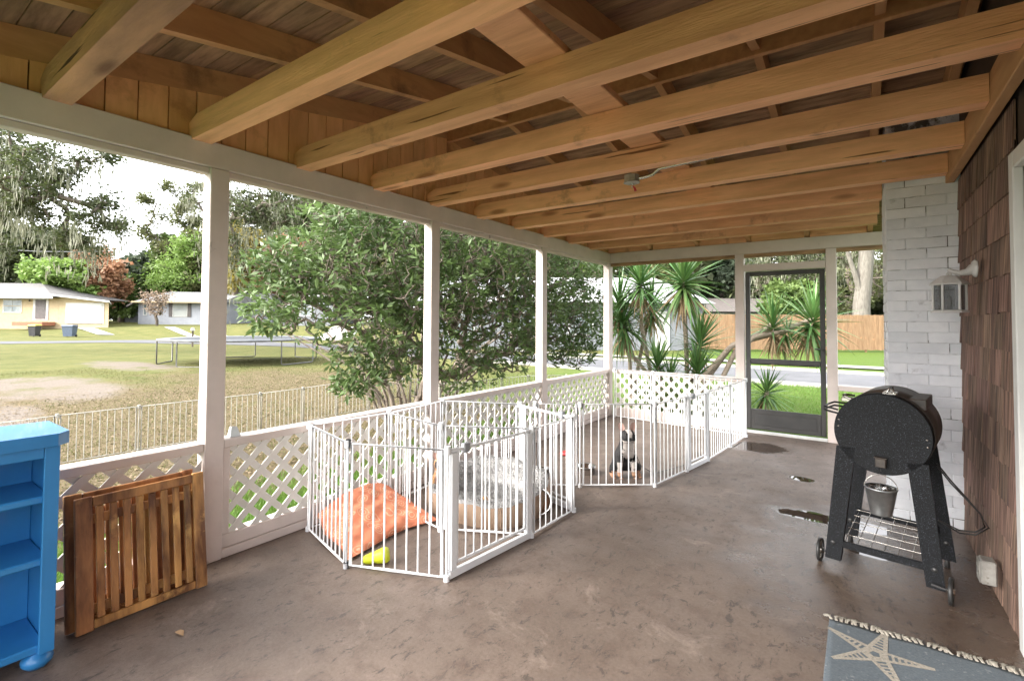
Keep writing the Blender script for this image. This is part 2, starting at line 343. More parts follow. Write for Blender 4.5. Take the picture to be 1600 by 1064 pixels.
# screen door
door = empty('screen_door', (DL1, YB+.03, .02), 'dark grey screen door with low kick panel in the far wall', 'screen door')
D0, D1 = DL1+.012, DR0-.012
for (x0, x1, z0, z1, nm) in ((D0, D0+.05, .05, 1.945, 'stile'), (D1-.05, D1, .05, 1.945, 'stile'), (D0+.051, D1-.051, 1.895, 1.945, 'top_rail'),
                             (D0+.051, D1-.051, .835, .895, 'middle_rail'), (D0+.051, D1-.051, .05, .29, 'kick_panel')):
    MB().bbox(x0, x1, YB+.03, YB+.062, z0, z1, .004).build(nm, T['dark'], door)
for (x0, x1, z0, z1) in ((D0+.09, D1-.09, .10, .24),): MB().bbox(x0, x1, YB+.024, YB+.029, z0, z1, .003).build('kick_inset', T['dark'], door)
h = MB(); h.tube([(D1-.03, YB+.03, 1.03), (D1-.03, YB-.02, 1.03), (D1-.10, YB-.025, 1.035)], .009, 8); h.box(D1-.04, D1-.02, YB+.02, YB+.03, .98, 1.08); h.build('handle', T['dark'], door)

# ------------------------------------------------------------------ roof
roof = empty('porch_roof', (0, 0, 2.31), 'open gable porch ceiling of dark boards on rafters and orange stained joists', 'roof')
JY = [-.07, .535, 1.125, 1.727, 2.33, 2.915, 3.53, 4.14, 4.72, 5.30, 5.88]
def jbox(y):
    mb = MB(); x1 = X1-.045 if y < 4.2 or y > 6 else 3.0
    x1 = 3.055 if y > 4.2 else X1-.047
    # left end bevelled under the roof slope
    zt = 2.415; top0 = min(zt, 2.363+.18*max(y, 0)-.0) if y < 3.1 else min(zt, 2.33+.18*(YB-y))
    hgt = min(top0, zt)
    poly = [(-.035, 2.292), (x1, 2.292), (x1, zt), (.05, zt), (-.035, 2.385)]
    w = .10
    mb.prism(poly, lambda p: (p[0], y, p[1]), lambda p: (p[0], y+w, p[1]))
    return mb
T['joist_grey'] = mat('weathered_joist', (.27, .145, .09), (.56, .30, .17), .75, 1.1, (1, 5, 5), detail=9, knots=True, bump=.5, bscale=14, ramp=(.35, .6))
for y in JY: jbox(y).build('joist', T['joist_grey' if y < .6 else 'joist'], roof)
YRG = 3.18
def zr(y): return 2.363+.18*y if y < YRG else 2.33+.18*(YB-y)
def rafter(x, w=.04, h=.14):
    for (a, b) in ((YR-.4, YRG-.02), (YRG+.02, YB+.4)):
        mb = MB(); mb.prism([(a, zr(a)), (b, zr(b)), (b, zr(b)+h), (a, zr(a)+h)], lambda p: (x, p[0], p[1]), lambda p: (x+w, p[0], p[1])); mb.build('rafter', T['rafter'], roof)
for x in (-.0825, .57, 1.18, 1.79, 2.40, 2.985, 3.36): rafter(x, .0465)
MB().bbox(-.3, X1, YRG-.019, YRG+.019, zr(YRG)-.03, zr(YRG)+.16).build('ridge_board', T['rafter'], roof)
MB().bbox(1.74, 1.94, -.25, YB, 2.4165, 2.455).build('tie_board', T['joist'], roof)
# roof boards
def slope_boards(sgn):
    L = 3.9; nb = 31; pw = L/nb; ang = math.atan(.18)
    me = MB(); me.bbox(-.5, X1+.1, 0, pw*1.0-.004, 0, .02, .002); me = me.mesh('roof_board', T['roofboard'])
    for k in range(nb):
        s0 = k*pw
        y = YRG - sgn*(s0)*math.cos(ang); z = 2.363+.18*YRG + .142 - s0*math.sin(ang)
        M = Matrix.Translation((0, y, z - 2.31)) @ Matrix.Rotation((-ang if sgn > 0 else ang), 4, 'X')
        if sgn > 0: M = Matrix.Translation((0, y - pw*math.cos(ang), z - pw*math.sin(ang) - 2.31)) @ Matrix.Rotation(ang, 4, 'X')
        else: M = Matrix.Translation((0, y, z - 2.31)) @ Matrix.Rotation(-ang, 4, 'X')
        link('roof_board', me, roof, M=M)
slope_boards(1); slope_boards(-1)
mb = MB()
for (a, b) in ((YR-.75, YRG), (YRG, YB+.75)): mb.prism([(a, zr(a)+.17), (b, zr(b)+.17), (b, zr(b)+.2), (a, zr(a)+.2)], lambda p: (-.5, p[0], p[1]), lambda p: (X1+1.5, p[0], p[1]))
mb.build('roof_covering', T['wallsub'], roof)
# blocking over the far header, and short orange boards
for xa, xb in ((-.035, .565), (.62, 1.175), (1.23, 1.785), (1.84, 2.395), (2.45, 2.98)):
    MB().bbox(xa, xb, YB+.01, YB+.05, HT+.002, 2.43).build('blocking', T['joist'], roof)
    MB().bbox(xa, xb, YR-.05, YR-.01, HT+.002, 2.43).build('blocking', T['joist'], roof)
# gable siding boards
y = YR; k = 0
while y < YB+.05:
    y2 = min(y+.133, YB+.09)
    z1a, z1b = zr(y)+.02, zr(y2)+.02
    if y < YRG < y2: z1a = z1b = min(z1a, z1b)
    mb = MB(); mb.prism([(y+.002, HT+.001), (y2-.004, HT+.001), (y2-.004, z1b), (y+.002, z1a)], lambda p: (-.062-rnd.random()*.0, p[0], p[1]), lambda p: (-.04, p[0], p[1]))
    mb.build('siding_board', T['siding'], roof); y += .133
mb = MB(); mb.box(-.085, -.066, YR, YB, HT+.002, 2.36); mb.prism([(YR, 2.35), (YB, 2.35), (YRG, zr(YRG))], lambda p: (-.08, p[0], p[1]), lambda p: (-.066, p[0], p[1])); mb.build('siding_backing', T['wallsub'], roof)
# ledger on the house wall
MB().bbox(X1-.045, X1, YR, 4.30, 2.25, 2.42).build('ledger', T['rafter'], roof)

# ------------------------------------------------------------------ house wall with shingles
wall = empty('house_wall', (X1, 0, 0), 'brown cedar shingle house wall on the right side of the porch', 'house wall')
MB().box(X1+.03, X1+.2, 2.79, 4.9, -.3, 3.1).build('sheathing', T['wallsub'], wall)
MB().box(X1+.03, X1+.2, YR, 1.86, -.3, 3.1).build('sheathing', T['wallsub'], wall)
MB().box(X1+.03, X1+.2, 1.86, 2.79, 2.1, 3.1).build('sheathing', T['wallsub'], wall)
MB().box(X1+.2, X1+.3, YR, 4.9, -.3, 3.4).build('sheathing', T['wallsub'], wall)
shs = {}
def shingle(y0, y1, z0, z1):
    mb = MB(); e = rnd.uniform(-.006, .006); th = .009+rnd.uniform(-.003, .005)
    y0 += .0015; y1 -= .0015
    V = [(X1-th+.020, y0, z0+e), (X1-th+.020, y1, z0+e*.5), (X1+.022, y1, z0+.0), (X1+.022, y0, z0), (X1+.018, y0, z1), (X1+.018, y1, z1), (X1+.024, y1, z1), (X1+.024, y0, z1)]
    mb.add(V, [(0, 1, 5, 4), (0, 3, 2, 1), (0, 4, 7, 3), (1, 2, 6, 5), (4, 5, 6, 7)])
    mb.build('shingle', T['shingle'], wall)
rows = 13; ex = .172
for r_ in range(rows):
    z0 = .0 + r_*ex; y = 2.80 + (0 if True else 0); y -= rnd.uniform(0, .05); first = True
    while y < 4.28:
        w = rnd.choice([.07, .09, .11, .13, .15, .17]); y2 = min(y+w, 4.29)
        if 4.29 - y2 < .04: y2 = 4.29
        shingle(max(y, 2.87), y2, z0, z0+ex+.03) if y2 > 2.885 else None
        y = y2 + .0005
mb = MB()
for r_ in range(rows):
    y = YR
    while y < 1.8:
        w = rnd.choice([.1, .13, .17]); y2 = min(y+w, 1.85); z0 = r_*ex
        mb.add([(X1, y+.001, z0), (X1, y2-.001, z0), (X1+.018, y2-.001, z0+ex+.02), (X1+.018, y+.001, z0+ex+.02)], [(0, 1, 2, 3)]); y = y2
mb.build('shingle_field', T['shingle'], wall, kind='stuff')
# entry door
ed = empty('entry_door', (X1, 1.9, 0), 'white entry door and pale casing at the right edge of the photo', 'door')
MB().bbox(X1-.004, X1+.03, 2.80, 2.868, 0, 2.03).build('casing', T['casing'], ed)
MB().bbox(X1-.03, X1+.03, 1.78, 1.858, 0, 2.12).build('casing', T['casing'], ed)
MB().bbox(X1-.003, X1+.03, 1.86, 2.799, 1.96, 2.03).build('casing', T['casing'], ed)
MB().bbox(X1+.031, X1+.08, 1.86, 2.799, .02, 1.955).build('door_leaf', T['casing'], ed)
T['glass_dark'] = mat('door_glass', (.1, .22, .24), (.15, .3, .32), .05, 2, bump=0)
MB().bbox(X1+.03, X1+.036, 1.98, 2.68, .95, 1.9, .002).build('door_glass', T['glass_dark'], ed)

# ------------------------------------------------------------------ chimney of white painted brick
ch = empty('brick_chimney', (3.2, 4.3, 0), 'white painted brick chimney between the screen door and the shingle wall', 'chimney')
CX0, CX1, CY0, CY1 = 3.06, 3.455, 4.28, 4.95
MB().box(CX0+.006, CX1, CY0+.006, CY1, 0, 2.9).build('mortar', T['mortar'], ch)
bh = .0705
for k in range(33):
    gapz = rnd.choice([.0015, .002, .003, .0055]); z0 = k*bh; off = 0 if k % 2 else -.11
    x = CX0 + off
    while x < CX1:
        xa, xb = max(x, CX0), min(x+.213, CX1)
        if xb-xa > .03:
            j = rnd.uniform(-.004, .004); j2 = rnd.uniform(-.002, .002)
            MB().bbox(xa+.0005, xb-.0012, CY0+j*.6, CY0+.1, z0+.0005, z0+bh-gapz+j2*.6, .0025).build('brick', T['brick'], ch)
        x += .216
    y = CY0 + (.105 if k % 2 else 0) + .1
    mb2 = MB()
    while y < CY1:
        yb = min(y+.21, CY1); mb2.bbox(CX0+rnd.uniform(-.003, .003), CX0+.1, y, yb-.006, z0+.001, z0+bh-.005, .003); y += .216
    if k == 0: side = MB()
    side.v, side.f, side.mi, side.sm = side.v, side.f, side.mi, side.sm
    side.add(mb2.v, mb2.f)
side.build('side_bricks', T['brick'], ch, kind='stuff')

# ================================================================== THINGS ON THE PORCH
cyl = MB(); cyl.tube([(0, 0, 0), (0, 0, 1)], 1.0, 8); CYL = {}
def bar_mesh(r, h, m='white'):
    k = (r, round(h, 3), m)
    if k not in CYL:
        b = MB(); b.tube([(0, 0, 0), (0, 0, h)], r, 8, cap=False); CYL[k] = b.mesh('bar', T[m])
    return CYL[k]
def gate_panel(root, P0, P1, h=.675, z0=0.0, pitch=.062, m='white', r=.0048, kind='panel', ends=(True, True), rail=.008, foot=.02):
    """one wire panel: two rails, end connectors and separate bars; kind 'door' adds wide posts, a sill and a latch"""
    a = Vector((P0[0], P0[1], z0)); b = Vector((P1[0], P1[1], z0)); L = (b-a).length; u = (b-a).normalized(); n = Vector((-u.y, u.x, 0))
    M = Matrix(((u.x, n.x, 0, a.x), (u.y, n.y, 0, a.y), (0, 0, 1, z0), (0, 0, 0, 1)))
    mb = MB(); e = .018
    if kind == 'panel':
        lo_, hi_ = e+.004, L-e-.004; zs = (foot, h-.012); mid = (lo_+hi_)/2
        mb.tube([M @ Vector(q) for q in ((mid, 0, zs[0]), (hi_, 0, zs[0]), (hi_, 0, zs[1]), (lo_, 0, zs[1]), (lo_, 0, zs[0]), (mid, 0, zs[0]))], rail, 8)
        p = mb.build('panel', T[m], root)
        lo, hi, za, zb = e+.012, L-e-.012, foot, h-.012
    else:
        mb.bbox(e-.004, L-e+.004, -.012, .012, .006, .045, .003, M)
        mb.bbox(e, e+.042, -.015, .015, .046, h-.03, .004, M); mb.bbox(L-e-.042, L-e, -.015, .015, .046, h-.03, .004, M)
        mb.tube([M @ Vector((e, 0, h-.02)), M @ Vector((e+.05, 0, h-.02))], .011, 8); mb.tube([M @ Vector((L-e-.05, 0, h-.02)), M @ Vector((L-e, 0, h-.02))], .011, 8)
        p = mb.build('door_panel', T[m], root)
        g = MB(); lo, hi, za, zb = e+.056, L-e-.056, .075, h-.022
        for z in (za, zb): g.tube([M @ Vector((lo-.006, 0, z)), M @ Vector((hi+.006, 0, z))], rail*1.05, 8)
        for x in (lo-.004, hi+.004): g.tube([M @ Vector((x, 0, za)), M @ Vector((x, 0, zb))], .0075, 8)
        g.build('door_frame', T[m], p)
        lt = MB(); lt.bbox(lo+.03, lo+.075, -.016, .016, h-.045, h+.004, .005, M); lt.build('latch', T['greyplastic'], p)
        lo += .0; hi -= .0
    k = max(2, int(round((hi-lo)/pitch)))
    me = bar_mesh(r, zb-za, m)
    base = WLOC[root.name]
    for i in range(k+1):
        if kind != 'panel' and i in (0, k): continue
        q = M @ Vector((lo+(hi-lo)*i/k, 0, za))
        link('bar', me, p, loc=q-base)
    # connectors at both ends
    for s_, on_ in ((0, ends[0]), (L, ends[1])):
        if on_:
            c = MB(); q = M @ Vector((s_, 0, 0))
            c.tube([(q.x, q.y, z0+.001), (q.x, q.y, z0+.03)], .016, 10); c.tube([(q.x, q.y, z0+.03), (q.x, q.y, z0+h-.03)], .0065, 8)
            c.tube([(q.x, q.y, z0+h-.035), (q.x, q.y, z0+h+.008)], .017, 10); c.build('connector', T[m], root)
    return p
T['greyplastic'] = mat('grey_latch_plastic', (.25, .26, .28), (.3, .31, .33), .5, 8, bump=0)
T['gatecream'] = mat('weathered_white_wire', (.33, .32, .285), (.42, .41, .37), .5, 8, bump=0)

A, B, C_, D, E, I, H, Fp, G = (.055, 1.815), (.643, 1.668), (1.169, 1.885), (1.243, 2.568), (1.262, 3.08), (.674, 3.271), (.07, 3.02), (.135, 2.39), (.731, 2.298)
pen = empty('playpen', (.65, 2.4, 0), 'small white wire pet playpen holding the orange cushion and the round grey dog bed', 'pet playpen')
gate_panel(pen, A, B); gate_panel(pen, B, C_, ends=(False, False)); gate_panel(pen, C_, D, kind='door', ends=(True, True))
gate_panel(pen, D, E, ends=(False, True)); gate_panel(pen, E, I, kind='door', ends=(False, True)); gate_panel(pen, I, H, ends=(False, True))
gate_panel(pen, H, Fp, ends=(False, True)); gate_panel(pen, Fp, A, ends=(False, False)); gate_panel(pen, Fp, G, ends=(False, True)); gate_panel(pen, G, D, ends=(False, False))
c = MB()
for q in (B,): c.tube([(q[0], q[1], .001), (q[0], q[1], .03)], .016, 10); c.tube([(q[0], q[1], .03), (q[0], q[1], .645)], .0065); c.tube([(q[0], q[1], .64), (q[0], q[1], .683)], .017, 10)
c.build('connector', T['white'], pen)
pen2 = empty('playpen', (1.2, 5, 0), 'long white wire pet run beyond the small playpen, with the black and white dog inside', 'pet playpen')
Q = [(.76, 3.36), (1.06, 3.565), (1.543, 3.93), (1.637, 4.50), (1.706, 4.96), (1.765, 5.66), (1.815, 6.27)]
gate_panel(pen2, Q[0], Q[1]); gate_panel(pen2, Q[1], Q[2], ends=(False, True)); gate_panel(pen2, Q[2], Q[3], ends=(False, True)); gate_panel(pen2, Q[3], Q[4], kind='door', ends=(False, True))
gate_panel(pen2, Q[4], Q[5], ends=(False, True)); gate_panel(pen2, Q[5], Q[6], ends=(False, True))
S = [Q[6], (1.24, 6.35), (.66, 6.42), (.09, 6.48)]
for i in range(3): gate_panel(pen2, S[i], S[i+1], ends=(False, True))

# folded slatted wooden table
def acacia():
    m = mat('oiled_acacia', (.11, .038, .016), (.52, .24, .085), .36, 1.6, (5, 5, .9), detail=7, bump=.15, bscale=20, rv=.25, hue=.01,
            spot=(.52, .27, .10), spot_scale=2.6, spot_lo=.57, spot_hi=.63, coat=.15, ramp=(.38, .6)); return m
T['acacia'] = acacia()
def leaf(root, y0, x0, W=.505, Hh=.552, lean=.078, off=0.0, nsl=8, shift=0.0):
    ang = math.asin(lean/Hh)
    M = Matrix.Translation((x0, y0, .004)) @ Matrix.Rotation(R(-1.0)*0, 4, 'Z') @ Matrix.Rotation(-ang, 4, 'Y')
    def part(nm, ya, yb, za, zb, xa=0, xb=.02, b=.003):
        bb = MB(); bb.bbox(xa, xb, ya, yb, za, zb, b, M); return bb.build(nm, T['acacia'], root)
    part('stile', 0, .06, 0, Hh); part('stile', W-.05, W, 0, Hh)
    part('cross_rail', .062, W-.052, Hh-.045, Hh-.003, .001, .019); part('cross_rail', .062, W-.052, .006, .042, .001, .019)
    part('back_rail', .03, W-.03, Hh-.12, Hh-.08, -.016, -.002); part('back_rail', .03, W-.03, .06, .10, -.016, -.002)
    n = nsl; p = (W-.112)/n
    for i in range(n):
        part('slat', .062+p*(i+.22)+shift, .062+p*(i+.22)+shift+p*.56, .043, Hh-.046, .003, .017)
ft = empty('folded_slat_table', (.2, .9, 0), 'two folded brown wooden slatted leaves leaning on the white lattice beside the blue bookcase', 'folding table')
leaf(ft, .648, .222); leaf(ft, .625, .172, W=.50, Hh=.562, lean=.082, shift=.022)

# blue bookcase
T['blue'] = mat('blue_furniture_paint', (.025, .19, .46), (.032, .22, .52), .35, 5, bump=.05, coat=.2)
bc = empty('bookcase', (.2, .1, 0), 'bright blue open bookcase with bun feet at the left edge of the porch', 'bookcase')
def bp(nm, *a, b=.005): return MB().bbox(*a, b).build(nm, T['blue'], bc)
bx0, bx1, by0, by1 = .06, .355, -.28, .553
bp('side_panel', bx0, bx1-.004, by1-.022, by1-.002, .065, .835); bp('side_panel', bx0, bx1-.004, by0, by0+.022, .065, .835)
bp('back_panel', bx0, bx0+.012, by0+.0195, by1-.0195, .066, .834)
bp('face_stile', bx1-.003, bx1+.015, by1-.045, by1, .06, .836, b=.002); bp('face_stile', bx1-.003, bx1+.015, by0, by0+.045, .06, .836, b=.002)
bp('top_frieze', bx1-.003, bx1+.013, by0+.046, by1-.046, .795, .836, b=.002)
for z in (.03, .386, .622): bp('shelf', bx0+.0115, bx1-.0035, by0+.0225, by1-.0225, z+ (.03 if z < .1 else 0), z+(.06 if z < .1 else .027))
tm = MB(); tm.prism([(bx0-.02, by0-.03), (bx1+.03, by0-.03), (bx1+.03, by1-.01), (bx1-.01, by1+.03), (bx0-.02, by1+.03)], lambda p: (p[0], p[1], .838), lambda p: (p[0], p[1], .885)); tm.build('top', T['blue'], bc)
for yy in (by1-.04, by0+.04):
    ff = MB(); ff.lathe([(0, .0), (.03, .002), (.045, .018), (.048, .032), (.04, .05), (.022, .058), (.02, .066), (0, .067)], (bx1-.03, yy, 0), 20); ff.build('bun_foot', T['blue'], bc)

# orange cushion with a pale shell print
def shell_mat():
    m = mat('orange_shell_fabric', (.70, .22, .12), (.78, .29, .16), .85, 6, bump=.35, bscale=25, bdist=.006)
    n = m.node_tree.nodes; l = m.node_tree.links; p = n['Principled BSDF']; src = p.inputs['Base Color'].links[0].from_socket
    tc = n.new('ShaderNodeTexCoord'); vo = n.new('ShaderNodeTexVoronoi'); vo.inputs['Scale'].default_value = 12; l.new(tc.outputs['Object'], vo.inputs['Vector'])
    wv = n.new('ShaderNodeMath'); wv.operation = 'SINE'; mu = n.new('ShaderNodeMath'); mu.operation = 'MULTIPLY'; mu.inputs[1].default_value = 34; l.new(vo.outputs['Distance'], mu.inputs[0]); l.new(mu.outputs[0], wv.inputs[0])
    r = n.new('ShaderNodeValToRGB'); r.color_ramp.elements[0].position = .4; r.color_ramp.elements[1].position = .75; l.new(wv.outputs[0], r.inputs[0])
    r2 = n.new('ShaderNodeValToRGB'); r2.color_ramp.elements[0].position = .40; r2.color_ramp.elements[0].color = (1, 1, 1, 1); r2.color_ramp.elements[1].position = .5; r2.color_ramp.elements[1].color = (0, 0, 0, 1); l.new(vo.outputs['Distance'], r2.inputs[0])
    nz = n.new('ShaderNodeTexNoise'); nz.inputs['Scale'].default_value = 90; l.new(tc.outputs['Object'], nz.inputs['Vector'])
    a = n.new('ShaderNodeMath'); a.operation = 'MULTIPLY'; l.new(r.outputs[0], a.inputs[0]); l.new(r2.outputs[0], a.inputs[1])
    a2 = n.new('ShaderNodeMath'); a2.operation = 'MULTIPLY'; l.new(a.outputs[0], a2.inputs[0]); l.new(nz.outputs['Fac'], a2.inputs[1])
    x = n.new('ShaderNodeMixRGB'); x.inputs[2].default_value = (.85, .72, .5, 1); l.new(a2.outputs[0], x.inputs[0]); l.new(src, x.inputs[1]); l.new(x.outputs[0], p.inputs['Base Color']); return m
N = 40; c00, c10, c11, c01 = Vector((.10, 1.83, .10)), Vector((.60, 1.705, .012)), Vector((.61, 2.40, .012)), Vector((.10, 2.36, .16))
V = []; Fs = []
def cush(u, v, side):
    p = c00*(1-u)*(1-v) + c10*u*(1-v) + c11*u*v + c01*(1-u)*v
    p = p + Vector((math.sin(v*7)*.012*u, math.sin(u*9+1)*.015*(1-v), 0)) - Vector((0, 0, 0))
    p.x -= .05*(4*v*(1-v))*u; p.z += .05*max(0, math.sin(v*3.1))*(1-u)
    e = (max(0, 16*u*(1-u)*v*(1-v)))**.42
    wr = .012*math.sin(u*13+v*5+math.sin(v*9)*1.5)*math.sin(v*8-u*3) + .006*math.sin(u*31+v*17) + .005*math.sin(v*37-u*19)
    return p + Vector((.25, 0, 1))*(e*(.045+wr)*(1 if side else .0)) + Vector((0, 0, .004 if side else 0.0))
for s_ in (1, 0):
    for i in range(N+1):
        for j in range(N+1): V.append(cush(i/N, j/N, s_))
K = (N+1)**2
for i in range(N):
    for j in range(N):
        a = i*(N+1)+j; Fs.append((a, a+N+1, a+N+2, a+1)); Fs.append((K+a, K+a+1, K+a+N+2, K+a+N+1))
ring = [i*(N+1) for i in range(N+1)] + [N*(N+1)+j for j in range(1, N+1)] + [i*(N+1)+N for i in range(N-1, -1, -1)] + [j for j in range(N-1, 0, -1)]
for q in range(len(ring)): a, b = ring[q], ring[(q+1) % len(ring)]; Fs.append((a, b, K+b, K+a))
mb = MB(); mb.add(V, Fs, True); mb.build('dog_cushion', shell_mat(), label='orange dog cushion printed with pale shells, slumped against the lattice inside the small playpen', cat='dog cushion')

# round grey plush dog bed
T['bedside'] = mat('tan_suede', (.26, .175, .12), (.33, .23, .16), .9, 7, bump=.2)
T['fur'] = mat('grey_plush', (.24, .235, .23), (.46, .455, .45), .95, 26, bump=.9, bscale=60, bdist=.02, ramp=(.3, .65))
bed = empty('dog_bed', (.70, 2.83, 0), 'round dog bed with grey plush top and tan sides inside the small playpen', 'dog bed')
def bedr(t, s): # superellipse
    ca, sa_ = math.cos(t), math.sin(t); k = (abs(ca)**2.6+abs(sa_)**2.6)**(-1/2.6); return Vector((.70+.425*k*ca*s, 2.83+.375*k*sa_*s, 0))
def hz(t): return .145 + .085*(.5+.5*math.sin(t-.15))**1.5 + .006*math.sin(t*9)
n = 72; V = []; Fs = []; prof = [(.985, .0), (1.01, .25), (1.02, .55), (1.0, .85), (.975, .93)]
for s_, f in prof:
    for k in range(n): t = 2*math.pi*k/n; p = bedr(t, s_); p.z = hz(t)*f+.002; V.append(p)
for i in range(len(prof)-1):
    for k in range(n): Fs.append((i*n+k, i*n+(k+1) % n, (i+1)*n+(k+1) % n, (i+1)*n+k))
mb = MB(); mb.add(V, Fs, True)
for k in range(0, n, 9): t = 2*math.pi*k/n; mb.tube([bedr(t, 1.012)+Vector((0, 0, hz(t)*f)) for f in (.05, .3, .6, .88)], .003, 5)
mb.build('side_wall', T['bedside'], bed)
V = []; Fs = []; prof = [(.98, .90), (.99, 1.0), (.95, 1.07), (.88, 1.08), (.80, .98), (.72, .78), (.66, .66), (.5, .60), (.3, .58), (.1, .58)]
def furz(p, z): return z + .007*math.sin(p.x*61+math.sin(p.y*47)*2)*math.sin(p.y*53)
for s_, f in prof:
    for k in range(n):
        t = 2*math.pi*k/n; p = bedr(t, s_*(1+.01*math.sin(t*17))); z = hz(t)*f if s_ > .7 else (.085 + (hz(t)*f-.085)*max(0, (s_-.5)/.2)*.4); p.z = furz(p, z); V.append(p)
for i in range(len(prof)-1):
    for k in range(n): Fs.append((i*n+k, i*n+(k+1) % n, (i+1)*n+(k+1) % n, (i+1)*n+k))
Fs.append(tuple((len(prof)-1)*n+k for k in range(n)))
mb = MB(); mb.add(V, Fs, True); mb.build('plush_top', T['fur'], bed)
mb = MB()
for q in range(9000):
    t = rnd.uniform(0, 2*math.pi); s_ = math.sqrt(rnd.uniform(.0, 1)); p = bedr(t, s_*.99)
    if s_ > .95: z = hz(t)*1.03
    elif s_ > .84: z = hz(t)*1.08
    elif s_ > .66: z = hz(t)*(.66+(s_-.66)/.18*.4)
    else: z = .087
    p.z = z; d = Vector((rnd.uniform(-1, 1), rnd.uniform(-1, 1), rnd.uniform(.2, 1.2))).normalized()*rnd.uniform(.012, .024)
    w = Vector((rnd.uniform(-1, 1), rnd.uniform(-1, 1), 0)).normalized()*.0035
    mb.add([p-w, p+w, p+d], [(0, 1, 2)])
mb.build('plush_pile', T['fur'], bed, kind='stuff')

# yellow toy
T['lime'] = mat('lime_rubber', (.62, .68, .02), (.68, .74, .04), .4, 12, bump=.3); T['black'] = mat('black_plastic', (.02, .02, .02), (.03, .03, .03), .4, 9, bump=.0)
ty = empty('chew_toy', (.70, 1.83, 0), 'lime yellow cone shaped rubber toy on the floor in front of the orange cushion', 'dog toy')
mb = MB(); Mt = Matrix.Translation((.735, 1.80, .035)) @ Matrix.Rotation(R(40), 4, 'Z') @ Matrix.Rotation(R(78), 4, 'Y')
mb.lathe([(0, -.075), (.018, -.074), (.024, -.06), (.03, -.03), (.026, -.02), (.034, 0), (.040, .03), (.041, .05), (.034, .062), (.0, .064)], (0, 0, 0), 20, Mt)
mb.build('toy_body', T['lime'], ty)
mb = MB(); mb.tube([Mt @ Vector((-.025*math.cos(a), .027*math.sin(a), -.045)) for a in [i*.5 for i in range(7)]], .004, 6); mb.build('toy_loop', T['black'], ty)
mb = MB(); mb.lathe([(0, -.02), (.02, -.018), (.028, 0), (.02, .018), (0, .02)], (.83, 2.62, .125), 14); mb.tube([(.83, 2.62, .125), (.86, 2.58, .13), (.88, 2.59, .12)], [.014, .016, .01], 8)
T['tan'] = mat('tan_plush', (.42, .22, .08), (.5, .28, .11), .9, 20, bump=.4)
mb.build('plush_toy', T['tan'], label='small tan plush toy lying on the grey dog bed beside the fawn dog', cat='dog toy')
T['red'] = mat('red_rubber', (.5, .03, .03), (.55, .05, .05), .4, 9, bump=0)
mb = MB(); mb.lathe([(0, .003), (.05, .003), (.065, .012), (.06, .03), (.03, .034), (0, .03)], (.50, 4.35, 0), 20); mb.build('chew_disc', T['red'], label='red rubber disc toy on the floor near the lattice in the long pet run', cat='dog toy')

# steel bowls
T['steel'] = mat('stainless_steel', (.6, .6, .6), (.7, .7, .7), .18, 5, bump=0, metal=1.0)
T['kibble'] = mat('brown_food', (.18, .07, .03), (.28, .13, .06), .8, 40, bump=.6)
def bowl(name, c, r, h, label, tilt=None, fill=None):
    M = tilt or Matrix.Identity(4); b = empty(name, c, label, 'dog bowl', 'stainless steel dog bowls')
    mb = MB(); mb.lathe([(0, .002), (r*.92, .002), (r*.95, .006), (r*.86, h-.006), (r, h-.004), (r*1.02, h), (r*.98, h+.002), (r*.8, h-.006), (r*.7, .012), (0, .008)], c, 28, M); mb.build('bowl', T['steel'], b)
    if fill:
        mb = MB(); mb.lathe([(0, h*.5), (r*.76, h*.5), (r*.3, h*.53), (0, h*.53)], c, 24, M); mb.build('contents', fill, b)
    return b
bowl('steel_bowl', (.93, 3.93, 0), .085, .065, 'wide stainless steel dog bowl left of the black and white dog'); bowl('steel_bowl', (.655, 3.66, 0), .06, .06, 'smaller stainless steel dog bowl near the wall, left of the wide one')
bowl('steel_bowl', (1.10, 2.92, .085), .085, .055, 'stainless steel dog bowl tipped on its side against the small playpen panel', Matrix.Rotation(R(12), 4, 'Z') @ Matrix.Rotation(R(70), 4, 'X'), T['kibble'])

# small pale cup on the rail
T['cup'] = mat('pale_plastic', (.6, .66, .68), (.7, .75, .77), .5, 6, bump=0)
mb = MB(); M = Matrix.Translation((-.05, 1.40, RT+.001)); mb.add([M @ Vector(p) for p in ((-.02, -.028, 0), (.02, -.028, 0), (.02, .03, 0), (-.02, .03, 0), (-.012, -.018, .055), (.012, -.018, .06), (.012, .012, .055), (-.012, .012, .052))],
    [(0, 3, 2, 1), (4, 5, 6, 7), (0, 1, 5, 4), (1, 2, 6, 5), (2, 3, 7, 6), (3, 0, 4, 7)]); mb.build('plastic_cup', T['cup'], label='small pale blue tapered cup standing on the rail right of the tall left post', cat='cup')
# dry leaf on the floor
T['dryleaf'] = mat('dry_leaf', (.25, .15, .08), (.4, .26, .14), .9, 20, bump=.2, rv=.3)
mb = MB(); p = on(288, 1027, .004) if False else on(288, 995, .004)
mb.add([p+Vector(q) for q in ((-.035, -.01, 0), (-.01, -.014, .006), (.03, -.002, .003), (.0, .012, .008), (-.025, .008, .005))], [(0, 1, 2, 3, 4)]); mb.build('dry_leaf', T['dryleaf'], label='single dry brown leaf lying on the floor right of the folded slat table', cat='leaf')

